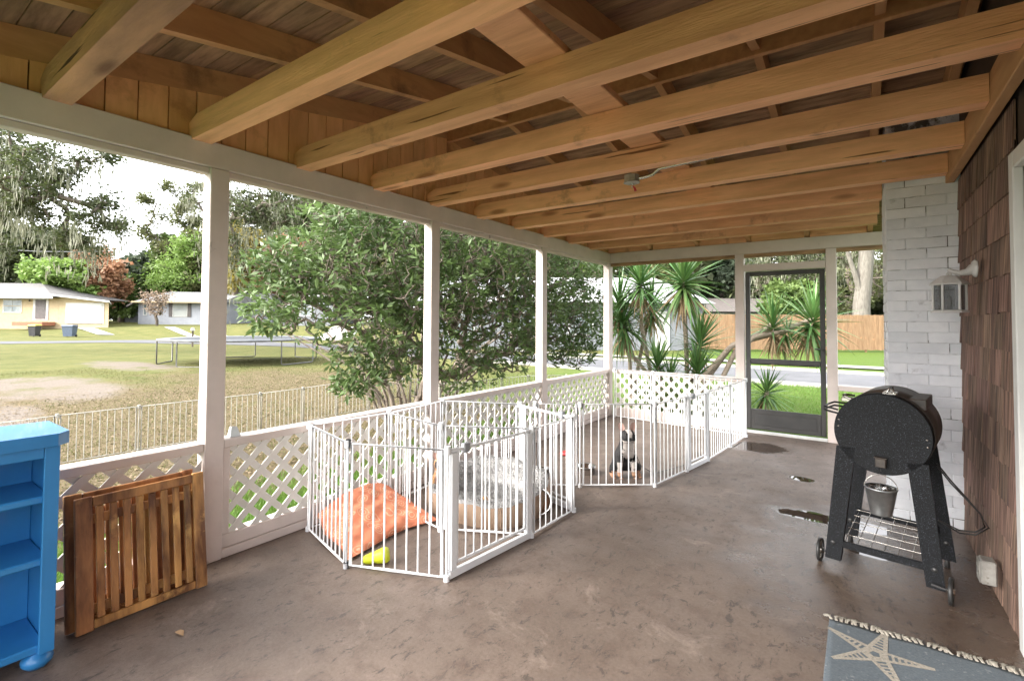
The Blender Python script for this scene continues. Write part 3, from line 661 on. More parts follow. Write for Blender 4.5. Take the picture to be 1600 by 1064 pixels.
# ------------------------------------------------------------------ grill
T['enamel'] = mat('black_speckled_enamel', (.004, .0045, .0055), (.008, .009, .0105), .55, 220, bump=.25, bscale=250, spot=(.085, .095, .12), spot_scale=260, spot_lo=.57, spot_hi=.66, bdist=.001, spec=.2)
T['enamel_brown'] = mat('dusty_brown_black_enamel', (.035, .027, .022), (.07, .055, .045), .45, 30, bump=.2, spot=(.12, .1, .08), spot_scale=60, spot_lo=.6, spot_hi=.7, bdist=.002)
T['chrome'] = mat('chromed_wire', (.45, .43, .40), (.55, .53, .5), .25, 6, bump=0, metal=1)
gr = empty('pellet_grill', (2.97, 3.23, 0), 'black speckled drum grill on splayed legs with small wheels beside the white chimney', 'grill')
GA = R(-9.6); GM = Matrix.Translation((2.985, 3.20, 0)) @ Matrix.Rotation(GA, 4, 'Z')
AX = .752; RR = .208; LEN = .50
Dm = GM @ Matrix.Translation((0, 0, AX)) @ Matrix.Rotation(R(-90), 4, 'X')   # lathe z -> +y local
mb = MB(); mb.lathe([(0, -.0), (RR-.004, -.0), (RR, .004), (RR, .012), (RR-.006, .016)], (0, 0, 0), 64, Dm, smooth=False); mb.build('end_disc', T['enamel'], gr)
mb = MB(); mb.lathe([(RR-.004, .017), (RR-.004, LEN), (0, LEN+.001)], (0, 0, 0), 64, Dm); mb.build('drum', T['enamel_brown'], gr)
def gp(x, y, z): return GM @ Vector((x, y, z))
# lid band, hinge box and lid handle wire
mb = MB(); mb.lathe([(RR, .06), (RR+.002, .06), (RR+.002, LEN-.03), (RR, LEN-.03)], (0, 0, 0), 64, Dm); mb.build('lid_skin', T['enamel_brown'], gr)
mb = MB(); mb.bbox(.105, .175, .10, .40, AX+.13, AX+.185, .004, GM @ Matrix.Identity(4)); mb.build('hinge_box', T['enamel_brown'], gr)
mb = MB()
for dz in (0, .02): mb.tube([gp(-RR+.01, .05, AX+.075+dz), gp(-RR-.055, .06, AX+.085+dz), gp(-RR-.062, .16, AX+.085+dz), gp(-RR-.055, .28, AX+.085+dz), gp(-RR+.01, .30, AX+.08+dz)], .0055, 8)
mb.build('side_handle', T['black'], gr)
mb = MB(); mb.tube([gp(.02, .05, AX+RR), gp(.03, .045, AX+RR+.03), gp(.045, .05, AX+RR+.035), gp(.05, .055, AX+RR-.004)], .004, 6); mb.tube([gp(0, .08, AX+RR), gp(.03, .07, AX+RR+.02), gp(.06, .085, AX+RR-.004)], .004, 6)
mb.bbox(.0, .06, .05, .12, AX+RR-.008, AX+RR+.006, .003, GM); mb.build('vent_clip', T['chrome'], gr)
mb = MB(); mb.tube([gp(-.15, .12, AX+.15), gp(-.185, .12, AX+.17), gp(-.19, .2, AX+.165), gp(-.15, .22, AX+.16)], .007, 6); mb.bbox(-.2, -.14, .14, .19, AX+.13, AX+.155, .004, GM); mb.build('thermometer_bracket', T['chrome'], gr)
for (x, z) in ((-.185, .05), (-.187, .015), (.182, -.0), (.185, -.035)):
    mb = MB(); mb.lathe([(0, -.003), (.004, -.002), (.005, 0)], gp(x, 0, AX+z), 10, Matrix.Rotation(GA, 4, 'Z') @ Matrix.Rotation(R(-90), 4, 'X')); mb.build('rivet', T['chrome'], gr)
# grease spout
mb = MB(); mb.bbox(-.022, .022, -.035, -.001, AX-.165, AX-.12, .003, GM); mb.bbox(-.027, .027, -.037, -.0, AX-.119, AX-.115, .001, GM); mb.build('grease_spout', T['enamel_brown'], gr)
mb = MB(); mb.tube([gp(0, -.02, AX-.163), gp(0, -.026, AX-.175), gp(0, -.02, AX-.185)], .004, 6); mb.build('spout_hook', T['black'], gr)
# legs
def leg(x0, x1, y, top=.64, foot=.04, w=.085, name='leg'):
    mb = MB(); d = .012
    q = [(x0-w/2, top), (x0+w/2, top), (x1+w/2*.85, foot), (x1-w/2*.85, foot)]
    mb.prism(q, lambda p: gp(p[0], y, p[1]), lambda p: gp(p[0], y+d, p[1]))
    s_ = -1 if x0 > 0 else 1
    xe0, xe1 = x0-s_*w/2*-1, x1-s_*w/2*.85*-1
    mb.add([gp(xe0, y+.001, top), gp(xe0, y+.04, top), gp(xe1, y+.04, foot), gp(xe1, y+.001, foot), gp(xe0-s_*.002, y+.001, top), gp(xe0-s_*.002, y+.04, top), gp(xe1-s_*.002, y+.04, foot), gp(xe1-s_*.002, y+.001, foot)], [(0, 1, 2, 3), (7, 6, 5, 4), (0, 4, 5, 1), (2, 6, 7, 3)])
    ob = mb.build(name, T['enamel'], gr)
    b = MB(); b.lathe([(0, -.004), (.011, -.003), (.013, 0), (.005, .001)], gp(x1*.985, y, foot+.09), 12, Matrix.Rotation(GA, 4, 'Z') @ Matrix.Rotation(R(-90), 4, 'X')); b.build('bolt', T['black'], ob)
leg(-.155, -.222, .0, .66); leg(.145, .205, .0, .63); leg(-.155, -.222, .43, .66); leg(.145, .222, .43, .66)
mb = MB(); mb.bbox(-.19, .19, .002, .02, .115, .15, .003, GM); mb.build('cross_bar', T['enamel'], gr)
mb = MB(); mb.bbox(-.185, .19, .41, .428, .185, .215, .003, GM); mb.build('cross_bar', T['enamel'], gr)
rk = MB()
for i in range(7): x = -.17+.34*i/6; rk.tube([gp(x, .02, .142), gp(x, .41, .205)], .0025, 6)
for i in range(6): t = i/5; rk.tube([gp(-.18, .02+.39*t, .146+.063*t), gp(.18, .02+.39*t, .146+.063*t)], .0025, 6)
rk.build('wire_rack', T['chrome'], gr)
def wheel(x, y, r=.062):
    Mw = GM @ Matrix.Translation((x, y, r+.001)) @ Matrix.Rotation(R(90), 4, 'Y')
    mb = MB(); mb.lathe([(r-.008, -.009), (r, -.007), (r, .007), (r-.008, .009), (r-.012, .004), (r-.012, -.004), (r-.008, -.009)], (0, 0, 0), 28, Mw); w = mb.build('wheel', T['black'], gr)
    mb = MB(); mb.lathe([(0, -.014), (.014, -.014), (.016, 0), (.014, .014), (0, .014)], (0, 0, 0), 16, Mw)
    for k in range(8): a = k*math.pi/4; mb.tube([Mw @ Vector((.012*math.cos(a), .012*math.sin(a), 0)), Mw @ Vector(((r-.01)*math.cos(a), (r-.01)*math.sin(a), 0))], .004, 6)
    mb.build('spokes', T['chrome'], w)
wheel(-.287, .03); wheel(.262, -.03); 
mb = MB(); mb.tube([gp(-.29, .03, .062), gp(-.21, .03, .062)], .006, 8); mb.tube([gp(.19, -.03, .07), gp(.27, -.03, .063)], .006, 8); mb.build('axle', T['black'], gr)
for x in (-.22, .22):
    mb = MB(); mb.lathe([(.012, .0), (.014, .004), (.01, .04)], gp(x, .44, 0), 12); mb.build('rubber_foot', T['black'], gr)
# cable loops at the back
mb = MB()
for o_ in (0, .014): mb.tube([gp(.2, .25, .58+o_), gp(.25, .27, .50+o_), gp(.31, .27, .43+o_*.6), gp(.36, .27, .37), gp(.375+o_, .27, .31), gp(.34, .27, .275-o_), gp(.28, .26, .27-o_), gp(.2, .25, .30)], .004, 6)
mb.build('power_cable', T['black'], gr)
# hanging grease bucket
T['galv'] = mat('galvanised_tin', (.32, .34, .35), (.48, .5, .51), .32, 12, bump=.1, metal=.9)
T['foil'] = mat('crumpled_foil', (.7, .7, .7), (.8, .8, .8), .2, 5, bump=1.0, bscale=60, metal=1, bdist=.01)
bk = empty('grease_bucket', gp(0, -.025, .4), 'small galvanised grease bucket hanging by its wire handle from the grill drum', 'bucket')
bc_ = gp(0, -.03, .352)
mb = MB(); mb.lathe([(0, .001), (.046, 0), (.047, .006), (.068, .128), (.071, .131), (.071, .137), (.066, .137), (.064, .128), (.044, .008), (0, .006)], bc_, 28); mb.build('pail', T['galv'], bk)
mb = MB(); V = []; n = 16
for i in range(6):
    for k in range(n): a = 2*math.pi*k/n; r = .064*i/5; V.append(bc_+Vector((r*math.cos(a), r*math.sin(a), .125+rnd.uniform(-.008, .014))))
mb.add(V, [(i*n+k, i*n+(k+1) % n, (i+1)*n+(k+1) % n, (i+1)*n+k) for i in range(5) for k in range(n)]); mb.build('foil_liner', T['foil'], bk)
mb = MB(); mb.tube([bc_ + Vector((.069*math.cos(a), 0, .13+.068*math.sin(a))) for a in [math.pi*i/14 for i in range(15)]], .0022, 6); mb.build('handle', T['chrome'], bk)

# ------------------------------------------------------------------ lantern, outlet, ceiling box
T['lampwhite'] = mat('white_lamp_metal', (.46, .455, .45), (.54, .53, .52), .45, 6, bump=.05)
def glass_mat():
    m = bpy.data.materials.new('clear_glass'); m.use_nodes = True; p = m.node_tree.nodes['Principled BSDF']
    p.inputs['Base Color'].default_value = (.10, .11, .12, 1); p.inputs['Roughness'].default_value = .05; p.inputs['Transmission Weight'].default_value = .0; p.inputs['Alpha'].default_value = .6; return m
T['glass'] = glass_mat()
ln = empty('wall_lantern', (3.30, 3.54, 1.5), 'white six sided wall lantern mounted on the cedar shingles in front of the chimney', 'wall lantern')
lc = Vector((3.30, 3.54, 0)); zb, zt = 1.40, 1.535
mb = MB(); mb.lathe([(0, zb-.014), (.078, zb-.014), (.080, zb-.006), (.068, zb), (0, zb)], lc, 6, smooth=False); mb.build('lamp_base', T['lampwhite'], ln)
mb = MB(); mb.lathe([(.082, zt), (.084, zt+.006), (.055, zt+.034), (.034, zt+.05), (.012, zt+.052), (.013, zt+.062), (.007, zt+.07), (.006, zt+.085), (0, zt+.09)], lc, 6, smooth=False); mb.add([lc+Vector((.082*math.cos(k*math.pi/3), .082*math.sin(k*math.pi/3), zt)) for k in range(6)], [tuple(range(6))]); mb.build('lamp_roof', T['lampwhite'], ln)
mb = MB()
for k in range(6):
    a = k*math.pi/3; x, y = lc.x+.068*math.cos(a), lc.y+.068*math.sin(a); mb.tube([(x, y, zb), (x, y, zt)], .0065, 6)
mb.build('lamp_frame', T['lampwhite'], ln)
for k in range(6):
    a, b = k*math.pi/3, (k+1)*math.pi/3; p0 = lc+Vector((.064*math.cos(a), .064*math.sin(a), 0)); p1 = lc+Vector((.064*math.cos(b), .064*math.sin(b), 0))
    g = MB(); g.add([p0+Vector((0, 0, zb+.002)), p1+Vector((0, 0, zb+.002)), p1+Vector((0, 0, zt-.002)), p0+Vector((0, 0, zt-.002))], [(0, 1, 2, 3)]); g.build('lamp_pane', T['glass'], ln)
mb = MB(); mb.lathe([(0, zb), (.012, zb), (.012, zb+.03), (.009, zb+.032), (.010, zb+.06), (.004, zb+.075), (0, zb+.078)], lc, 10); mb.build('bulb', T['lampwhite'], ln)
mb = MB(); mb.tube([(3.30, 3.54, zt+.085), (3.31, 3.54, zt+.075), (3.34, 3.54, zt+.062), (3.375, 3.54, zt+.066), (3.40, 3.545, zt+.085)], [.008, .012, .015, .020, .028], 10)
mb.lathe([(0, -.022), (.034, -.02), (.048, -.008), (.05, 0), (0, 0)], (3.411, 3.545, zt+.085), 8, Matrix.Rotation(R(90), 4, 'Y')); mb.build('lamp_arm', T['lampwhite'], ln)
ob = empty('outlet_box', (3.40, 3.24, .15), 'weathered grey metal electrical outlet box low on the shingle wall', 'outlet box')
T['zinc'] = mat('weathered_zinc', (.26, .25, .23), (.42, .41, .38), .5, 12, bump=.3, metal=.5, spot=(.12, .1, .08), spot_scale=14)
mb = MB(); mb.bbox(3.352, 3.408, 3.19, 3.27, .105, .215, .006); mb.build('box', T['zinc'], ob)
mb = MB(); mb.bbox(3.347, 3.351, 3.195, 3.265, .11, .21, .001); mb.bbox(3.344, 3.3465, 3.21, 3.25, .13, .19, .001); mb.build('cover', T['zinc'], ob)
mb = MB(); mb.box(3.343, 3.3438, 3.222, 3.238, .145, .175); mb.build('socket', T['black'], ob)
cb = empty('junction_box', (1.70, 3.03, 2.29), 'round metal ceiling junction box with bent conduit and a loose red wire under the joists', 'junction box')
jx = Vector((1.69, 3.075, 2.245))
mb = MB(); mb.lathe([(0, .045), (.052, .045), (.052, .002), (.054, 0), (.056, -.003), (.05, -.006), (0, -.006)], jx, 8, smooth=False); mb.build('box', T['zinc'], cb)
mb = MB(); mb.tube([jx+Vector((.05, 0, .02)), jx+Vector((.10, .0, .022)), jx+Vector((.14, .0, .03)), jx+Vector((.18, .0, .06)), jx+Vector((.9, .01, .09))], .011, 10); mb.build('conduit', T['chrome'], cb)
mb = MB(); mb.tube([jx+Vector((0, 0, -.006)), jx+Vector((.006, 0, -.02)), jx+Vector((-.004, .004, -.03)), jx+Vector((.012, 0, -.034))], .0025, 6); mb.build('bare_wire', T['cup'], cb)
mb = MB(); mb.tube([jx+Vector((.006, 0, -.022)), jx+Vector((.022, 0, -.045)), jx+Vector((.026, 0, -.062))], [.003, .008, .009], 8); mb.build('wire_nut', T['red'], cb)

# ------------------------------------------------------------------ blue rug with starfish print and fringe
T['rug'] = mat('blue_woven_rug', (.075, .095, .115), (.15, .175, .195), .95, 90, (1, 3, 1), bump=.8, bscale=140, ramp=(.3, .7), spot=(.24, .26, .27), spot_scale=45, spot_lo=.6, spot_hi=.7, bdist=.006)
T['cream'] = mat('cream_yarn', (.26, .24, .20), (.42, .385, .33), .95, 120, bump=.6, bdist=.004)
rug = empty('rug', (3.1, 2.3, 0), 'blue woven rug with cream starfish print and fringe in the lower right corner', 'rug')
RX0, RX1, RY0, RY1 = 2.775, 3.395, .9, 2.655
mb = MB(); nx, ny = 24, 60; V = []; Fs = []
def rugz(x, y): return .009 + .002*math.sin(x*9+y*4) + .0015*math.sin(y*13)
def rug_edge(x): return RY1 + .004*math.sin(x*31) + .012*max(0, 1-abs(x-2.80)/.05)*0
for j in range(ny+1):
    for i in range(nx+1):
        x = RX0+(RX1-RX0)*i/nx; y = RY0+(rug_edge(x)-RY0)*j/ny; V.append((x, y, rugz(x, y)))
W_ = nx+1
for j in range(ny):
    for i in range(nx): a = j*W_+i; Fs.append((a, a+1, a+W_+1, a+W_))
k0 = len(V); bd = [i for i in range(W_)] + [j*W_+nx for j in range(1, ny+1)] + [ny*W_+i for i in range(nx-1, -1, -1)] + [j*W_ for j in range(ny-1, 0, -1)]
for q in bd: V.append((V[q][0], V[q][1], .001))
for q in range(len(bd)): a, b = bd[q], bd[(q+1) % len(bd)]; Fs.append((a, k0+q, k0+(q+1) % len(bd), b))
mb.add(V, Fs, True); mb.build('weave', T['rug'], rug)
def arm(c, ang, L, w0, mb):
    for s_ in (-1, 1):
        pts = []
        for i in range(9):
            t = i/8; cx_, cy_ = c[0]+math.cos(ang)*L*t, c[1]+math.sin(ang)*L*t
            off = s_*w0*(1-t)*(.9 if t > .08 else .7); pts.append((cx_-math.sin(ang)*off, cy_+math.cos(ang)*off))
        for i in range(8):
            (xa, ya), (xb, yb) = pts[i], pts[i+1]; d = Vector((xb-xa, yb-ya, 0)).normalized(); nn = Vector((-d.y, d.x, 0))*.0075
            mb.add([(xa-nn.x, ya-nn.y, rugz(xa, ya)+.0018), (xa+nn.x, ya+nn.y, rugz(xa, ya)+.0018), (xb+nn.x, yb+nn.y, rugz(xb, yb)+.0018), (xb-nn.x, yb-nn.y, rugz(xb, yb)+.0018)], [(3, 2, 1, 0)])
    for i in range(1, 9):
        t = i/9.5; cx_, cy_ = c[0]+math.cos(ang)*L*t, c[1]+math.sin(ang)*L*t; h_ = w0*(1-t)*.75; px_, py_ = -math.sin(ang)*h_, math.cos(ang)*h_; d = Vector((math.cos(ang), math.sin(ang), 0))*.0045
        mb.add([(cx_+px_-d.x, cy_+py_-d.y, rugz(cx_, cy_)+.0016), (cx_+px_+d.x, cy_+py_+d.y, rugz(cx_, cy_)+.0016), (cx_-px_+d.x, cy_-py_+d.y, rugz(cx_, cy_)+.0016), (cx_-px_-d.x, cy_-py_-d.y, rugz(cx_, cy_)+.0016)], [(3, 2, 1, 0)])
def star(c, rot, L):
    mb = MB()
    for k in range(5): arm(c, rot+k*2*math.pi/5, L if k else L*1.1, .036, mb)
    mb.build('starfish_motif', T['cream'], rug)
star((2.935, 2.47), R(78), .185); star((3.24, 2.33), R(20), .15); star((2.95, 2.05), R(50), .16); star((3.23, 1.95), R(10), .15); star((2.96, 1.6), R(80), .16); star((3.2, 1.4), R(30), .15)
n_t = 34
for i in range(n_t):
    x = RX0+.008+(RX1-RX0-.016)*i/(n_t-1); y0 = rug_edge(x)-.006
    mb = MB(); a = rnd.uniform(-.8, .5)
    for q in range(5):
        aa = a+rnd.uniform(-.35, .35); L = rnd.uniform(.03, .055); b0 = Vector((x+rnd.uniform(-.004, .004), y0, .010))
        mb.tube([b0, b0+Vector((math.sin(aa)*L*.4, math.cos(aa)*L*.4, .008)), b0+Vector((math.sin(aa+.3)*L*.75, math.cos(aa)*L*.75, .004)), b0+Vector((math.sin(aa)*L, math.cos(aa)*L, -.006))], [.003, .0026, .0022, .0016], 5)
    mb.build('tassel', T['cream'], rug)

# ------------------------------------------------------------------ dogs (skinned bodies)
def skin(name, nodes, edges, mats, root, assign=None, sub=2, rootv=0):
    me = bpy.data.meshes.new(name); me.from_pydata([n_[0] for n_ in nodes], edges, []); ob = bpy.data.objects.new(name, me); col.objects.link(ob)
    ms = ob.modifiers.new('skin', 'SKIN'); ms.use_smooth_shade = True; ms.branch_smoothing = .6
    for v, n_ in zip(me.skin_vertices[0].data, nodes):
        r = n_[1]; v.radius = (r, r) if not isinstance(r, tuple) else r
    me.skin_vertices[0].data[rootv].use_root = True
    sb = ob.modifiers.new('sub', 'SUBSURF'); sb.levels = sub; sb.render_levels = sub
    dg = bpy.context.evaluated_depsgraph_get(); new = bpy.data.meshes.new_from_object(ob.evaluated_get(dg)); new.name = name
    bpy.data.objects.remove(ob)
    new.materials.clear()
    for m in mats: new.materials.append(m)
    if assign:
        for p in new.polygons: p.material_index = assign(p.center)
    for p in new.polygons: p.use_smooth = True
    base = WLOC[root.name]; new.transform(Matrix.Translation(-base)); return link(name, new, root)
def furm(name, a, b, spot=None, ss=20, lo=.5, hi=.55): return mat(name, a, b, .75, 60, bump=.35, bscale=160, spot=spot, spot_scale=ss, spot_lo=lo, spot_hi=hi, bdist=.003)
T['fblack'] = furm('black_coat', (.012, .012, .013), (.035, .033, .033)); T['fwhite'] = furm('white_flecked_coat', (.5, .45, .42), (.62, .57, .53), (.05, .045, .045), 22, .56, .60)
T['ftan'] = furm('tan_coat', (.40, .22, .13), (.5, .3, .19)); T['ffawn'] = furm('fawn_coat', (.42, .22, .09), (.55, .32, .15)); T['fpink'] = furm('inner_ear_skin', (.5, .32, .27), (.58, .38, .33)); T['fmask'] = furm('dark_mask_coat', (.05, .04, .04), (.1, .075, .07))
T['eye'] = mat('eye', (.01, .008, .006), (.012, .01, .008), .08, 5, bump=0)
def ear(root, base, tip, w, fn, mo, mi, facing):
    b, t = Vector(base), Vector(tip); u = (t-b); f = Vector(facing).normalized(); s_ = u.cross(f).normalized()
    mb = MB(); n = 7; V = []
    for i in range(n):
        k = i/(n-1); ww = w*math.sin(math.pi*(.18+.80*(1-k)))**.7*(1-k*.35) if i < n-1 else .002
        c_ = b+u*k; V += [c_-s_*ww+f*.006, c_-f*.012*(1-k), c_+s_*ww+f*.006]
    Fs = []
    for i in range(n-1):
        a = i*3; Fs += [(a, a+1, a+4, a+3), (a+1, a+2, a+5, a+4)]
    mb.add(V, Fs, True); V2 = [Vector(v)-f*.005 for v in V]; o_ = 0
    mb2 = MB(); mb2.add([v for v in V2], [x[::-1] for x in Fs], True)
    for i in range(n-1):
        for c_ in (0, 2): mb2.add([V[i*3+c_], V[(i+1)*3+c_], V2[(i+1)*3+c_], V2[i*3+c_]], [(0, 1, 2, 3)])
    e = mb2.build('ear', mo, root); mb.build('ear_inner', mi, e)
def sitting_dog(root, M, s, ma, mats, dark_ear, inner):
    """local frame: x right of the dog's facing... dog faces -y; height 1 = top of skull"""
    P = lambda x, y, z: M @ Vector((x*s, y*s, z*s))
    nodes = [(P(0, .19, .22), .215*s), (P(0, .15, .38), .205*s), (P(0, .04, .53), .20*s), (P(0, -.04, .65), .17*s), (P(0, -.08, .75), .15*s),      # rump, back, shoulders, neck, neck top
             (P(0, -.13, .86), .19*s), (P(0, -.235, .82), (.13*s)), (P(0, -.285, .81), .105*s),                                                # skull, muzzle
             (P(-.14, -.03, .42), .10*s), (P(-.15, -.07, .25), .068*s), (P(-.145, -.08, .08), .052*s), (P(-.145, -.13, .035), .055*s),               # fore leg L
             (P(.14, -.03, .42), .10*s), (P(.15, -.07, .25), .068*s), (P(.145, -.08, .08), .052*s), (P(.145, -.13, .035), .055*s),
             (P(-.17, .10, .18), .13*s), (P(-.26, -.03, .20), .10*s), (P(-.26, .07, .06), .058*s), (P(-.265, -.08, .035), .052*s),                  # hind leg L
             (P(.17, .10, .18), .13*s), (P(.26, -.03, .20), .10*s), (P(.26, .07, .06), .058*s), (P(.265, -.08, .035), .052*s)]
    edges = [(0, 1), (1, 2), (2, 3), (3, 4), (4, 5), (5, 6), (6, 7), (2, 8), (8, 9), (9, 10), (10, 11), (2, 12), (12, 13), (13, 14), (14, 15), (0, 16), (16, 17), (17, 18), (18, 19), (0, 20), (20, 21), (21, 22), (22, 23)]
    Mi = M.inverted()
    body = skin('body', nodes, edges, mats, root, lambda c: ma((Mi @ c)/s))
    for sx in (-1, 1):
        ear(root, P(.085*sx, -.10, .93), P(.150*sx, -.08, 1.11), .075*s, None, dark_ear, inner, M.to_3x3() @ Vector((.15*sx, -1, .1)))
        e = MB(); e.lathe([(0, -.03*s), (.021*s, -.021*s), (.03*s, 0), (.021*s, .021*s), (0, .03*s)], P(.075*sx, -.245, .895), 10); e.build('eye', T['eye'], root)
        for (bx_, by_) in ((.145, -.165), (.265, -.115)):
            for t_ in (-.02, 0, .02):
                q = MB(); q.lathe([(0, -.016*s), (.013*s, -.010*s), (.017*s, 0), (.012*s, .012*s), (0, .015*s)], P(bx_*sx+t_*1.1, by_-.012+abs(t_)*.5, .02), 8); q.build('toe', mats[ma(Vector((bx_*sx, by_, .02)))], root)
    nmb = MB(); nmb.lathe([(0, -.016*s), (.02*s, -.01*s), (.024*s, 0), (.016*s, .014*s), (0, .018*s)], P(0, -.355, .835), 12); nmb.build('nose', T['eye'], root)
    mth = MB(); mth.tube([P(-.05, -.325, .755), P(-.025, -.355, .775), P(0, -.362, .79), P(.025, -.355, .775), P(.05, -.325, .755)], .004*s, 6); mth.build('mouth_line', T['eye'], root)
    return body
dog2 = empty('dog', (1.24, 4.02, 0), 'black and white dog with tan paws sitting in the long wire pet run', 'dog')
M2 = Matrix.Translation((1.25, 4.04, 0)) @ Matrix.Rotation(R(42), 4, 'Z')
def a2(c):
    if c.z < .32 and c.y < -.02: return 2 if c.z < .13 else (1 if abs(c.x) < .2 else 0)
    if c.z > .74:
        if abs(c.x) < .03 and c.z > .84: return 1
        if c.y < -.18 and c.z < .77: return 1
        return 0
    if c.y < -.055+.03*math.sin(c.x*30) and -.10 < c.x < .17: return 1
    if c.z < .09: return 2
    if c.y < .0 and abs(c.x) > .1 and c.z < .5: return 0
    return 0
sitting_dog(dog2, M2, .425, a2, [T['fblack'], T['fwhite'], T['ftan']], T['fblack'], T['fpink'])
dog1 = empty('dog', (.47, 2.62, .08), 'fawn dog with upright ears and dark muzzle sitting in the round grey bed', 'dog')
M1 = Matrix.Translation((.415, 2.63, .075)) @ Matrix.Rotation(R(38), 4, 'Z')
def a1(c):
    if c.z > .70 and c.y < -.205: return 1
    if c.y < -.06 and c.z < .66 and abs(c.x) < .12 and c.z > .25: return 2
    return 0
sitting_dog(dog1, M1, .275, a1, [T['ffawn'], T['fmask'], T['fpink']], T['ffawn'], T['fpink'])
ls = MB(); ls.tube([M2 @ Vector((.05, -.02, .27)), M2 @ Vector((.12, -.05, .10)), Vector((1.45, 4.18, .03)), Vector((1.55, 4.6, .008)), Vector((1.62, 5.0, .008)), Vector((1.5, 5.3, .008))], .0035, 6); ls.build('leash', T['black'], label='thin dark leash trailing across the floor from the black and white dog', cat='leash')

# ================================================================== OUTDOORS
G0 = -.30
DX, DY = -math.sin(YAW), math.cos(YAW)        # direction of view on the ground; used only as a local frame for far plots
def fr(r, d, z=0.0): return Vector((CAM[0]+r*math.cos(YAW)+d*DX, CAM[1]+r*math.sin(YAW)+d*DY, z))
def frM(r, d, z=0.0, rot=0.0): return Matrix.Translation(fr(r, d, z)) @ Matrix.Rotation(YAW+R(rot), 4, 'Z')   # local x right, y away, z up
def sst(a, b, x): t = np.clip((x-a)/(b-a), 0, 1); return t*t*(3-2*t)
def gz(x, y):
    x = np.asarray(x, float); y = np.asarray(y, float)
    d = (x-CAM[0])*DX+(y-CAM[1])*DY; r = (x-CAM[0])*math.cos(YAW)+(y-CAM[1])*math.sin(YAW)
    h = G0 + .95*sst(46, 56, d)*sst(2, -8, r) + .35*sst(55, 70, d) + .04*np.sin(x*.35+1)*np.sin(y*.31)*sst(-1.5, -4, x)
    return h
def gh(p): return float(gz(p[0], p[1]))

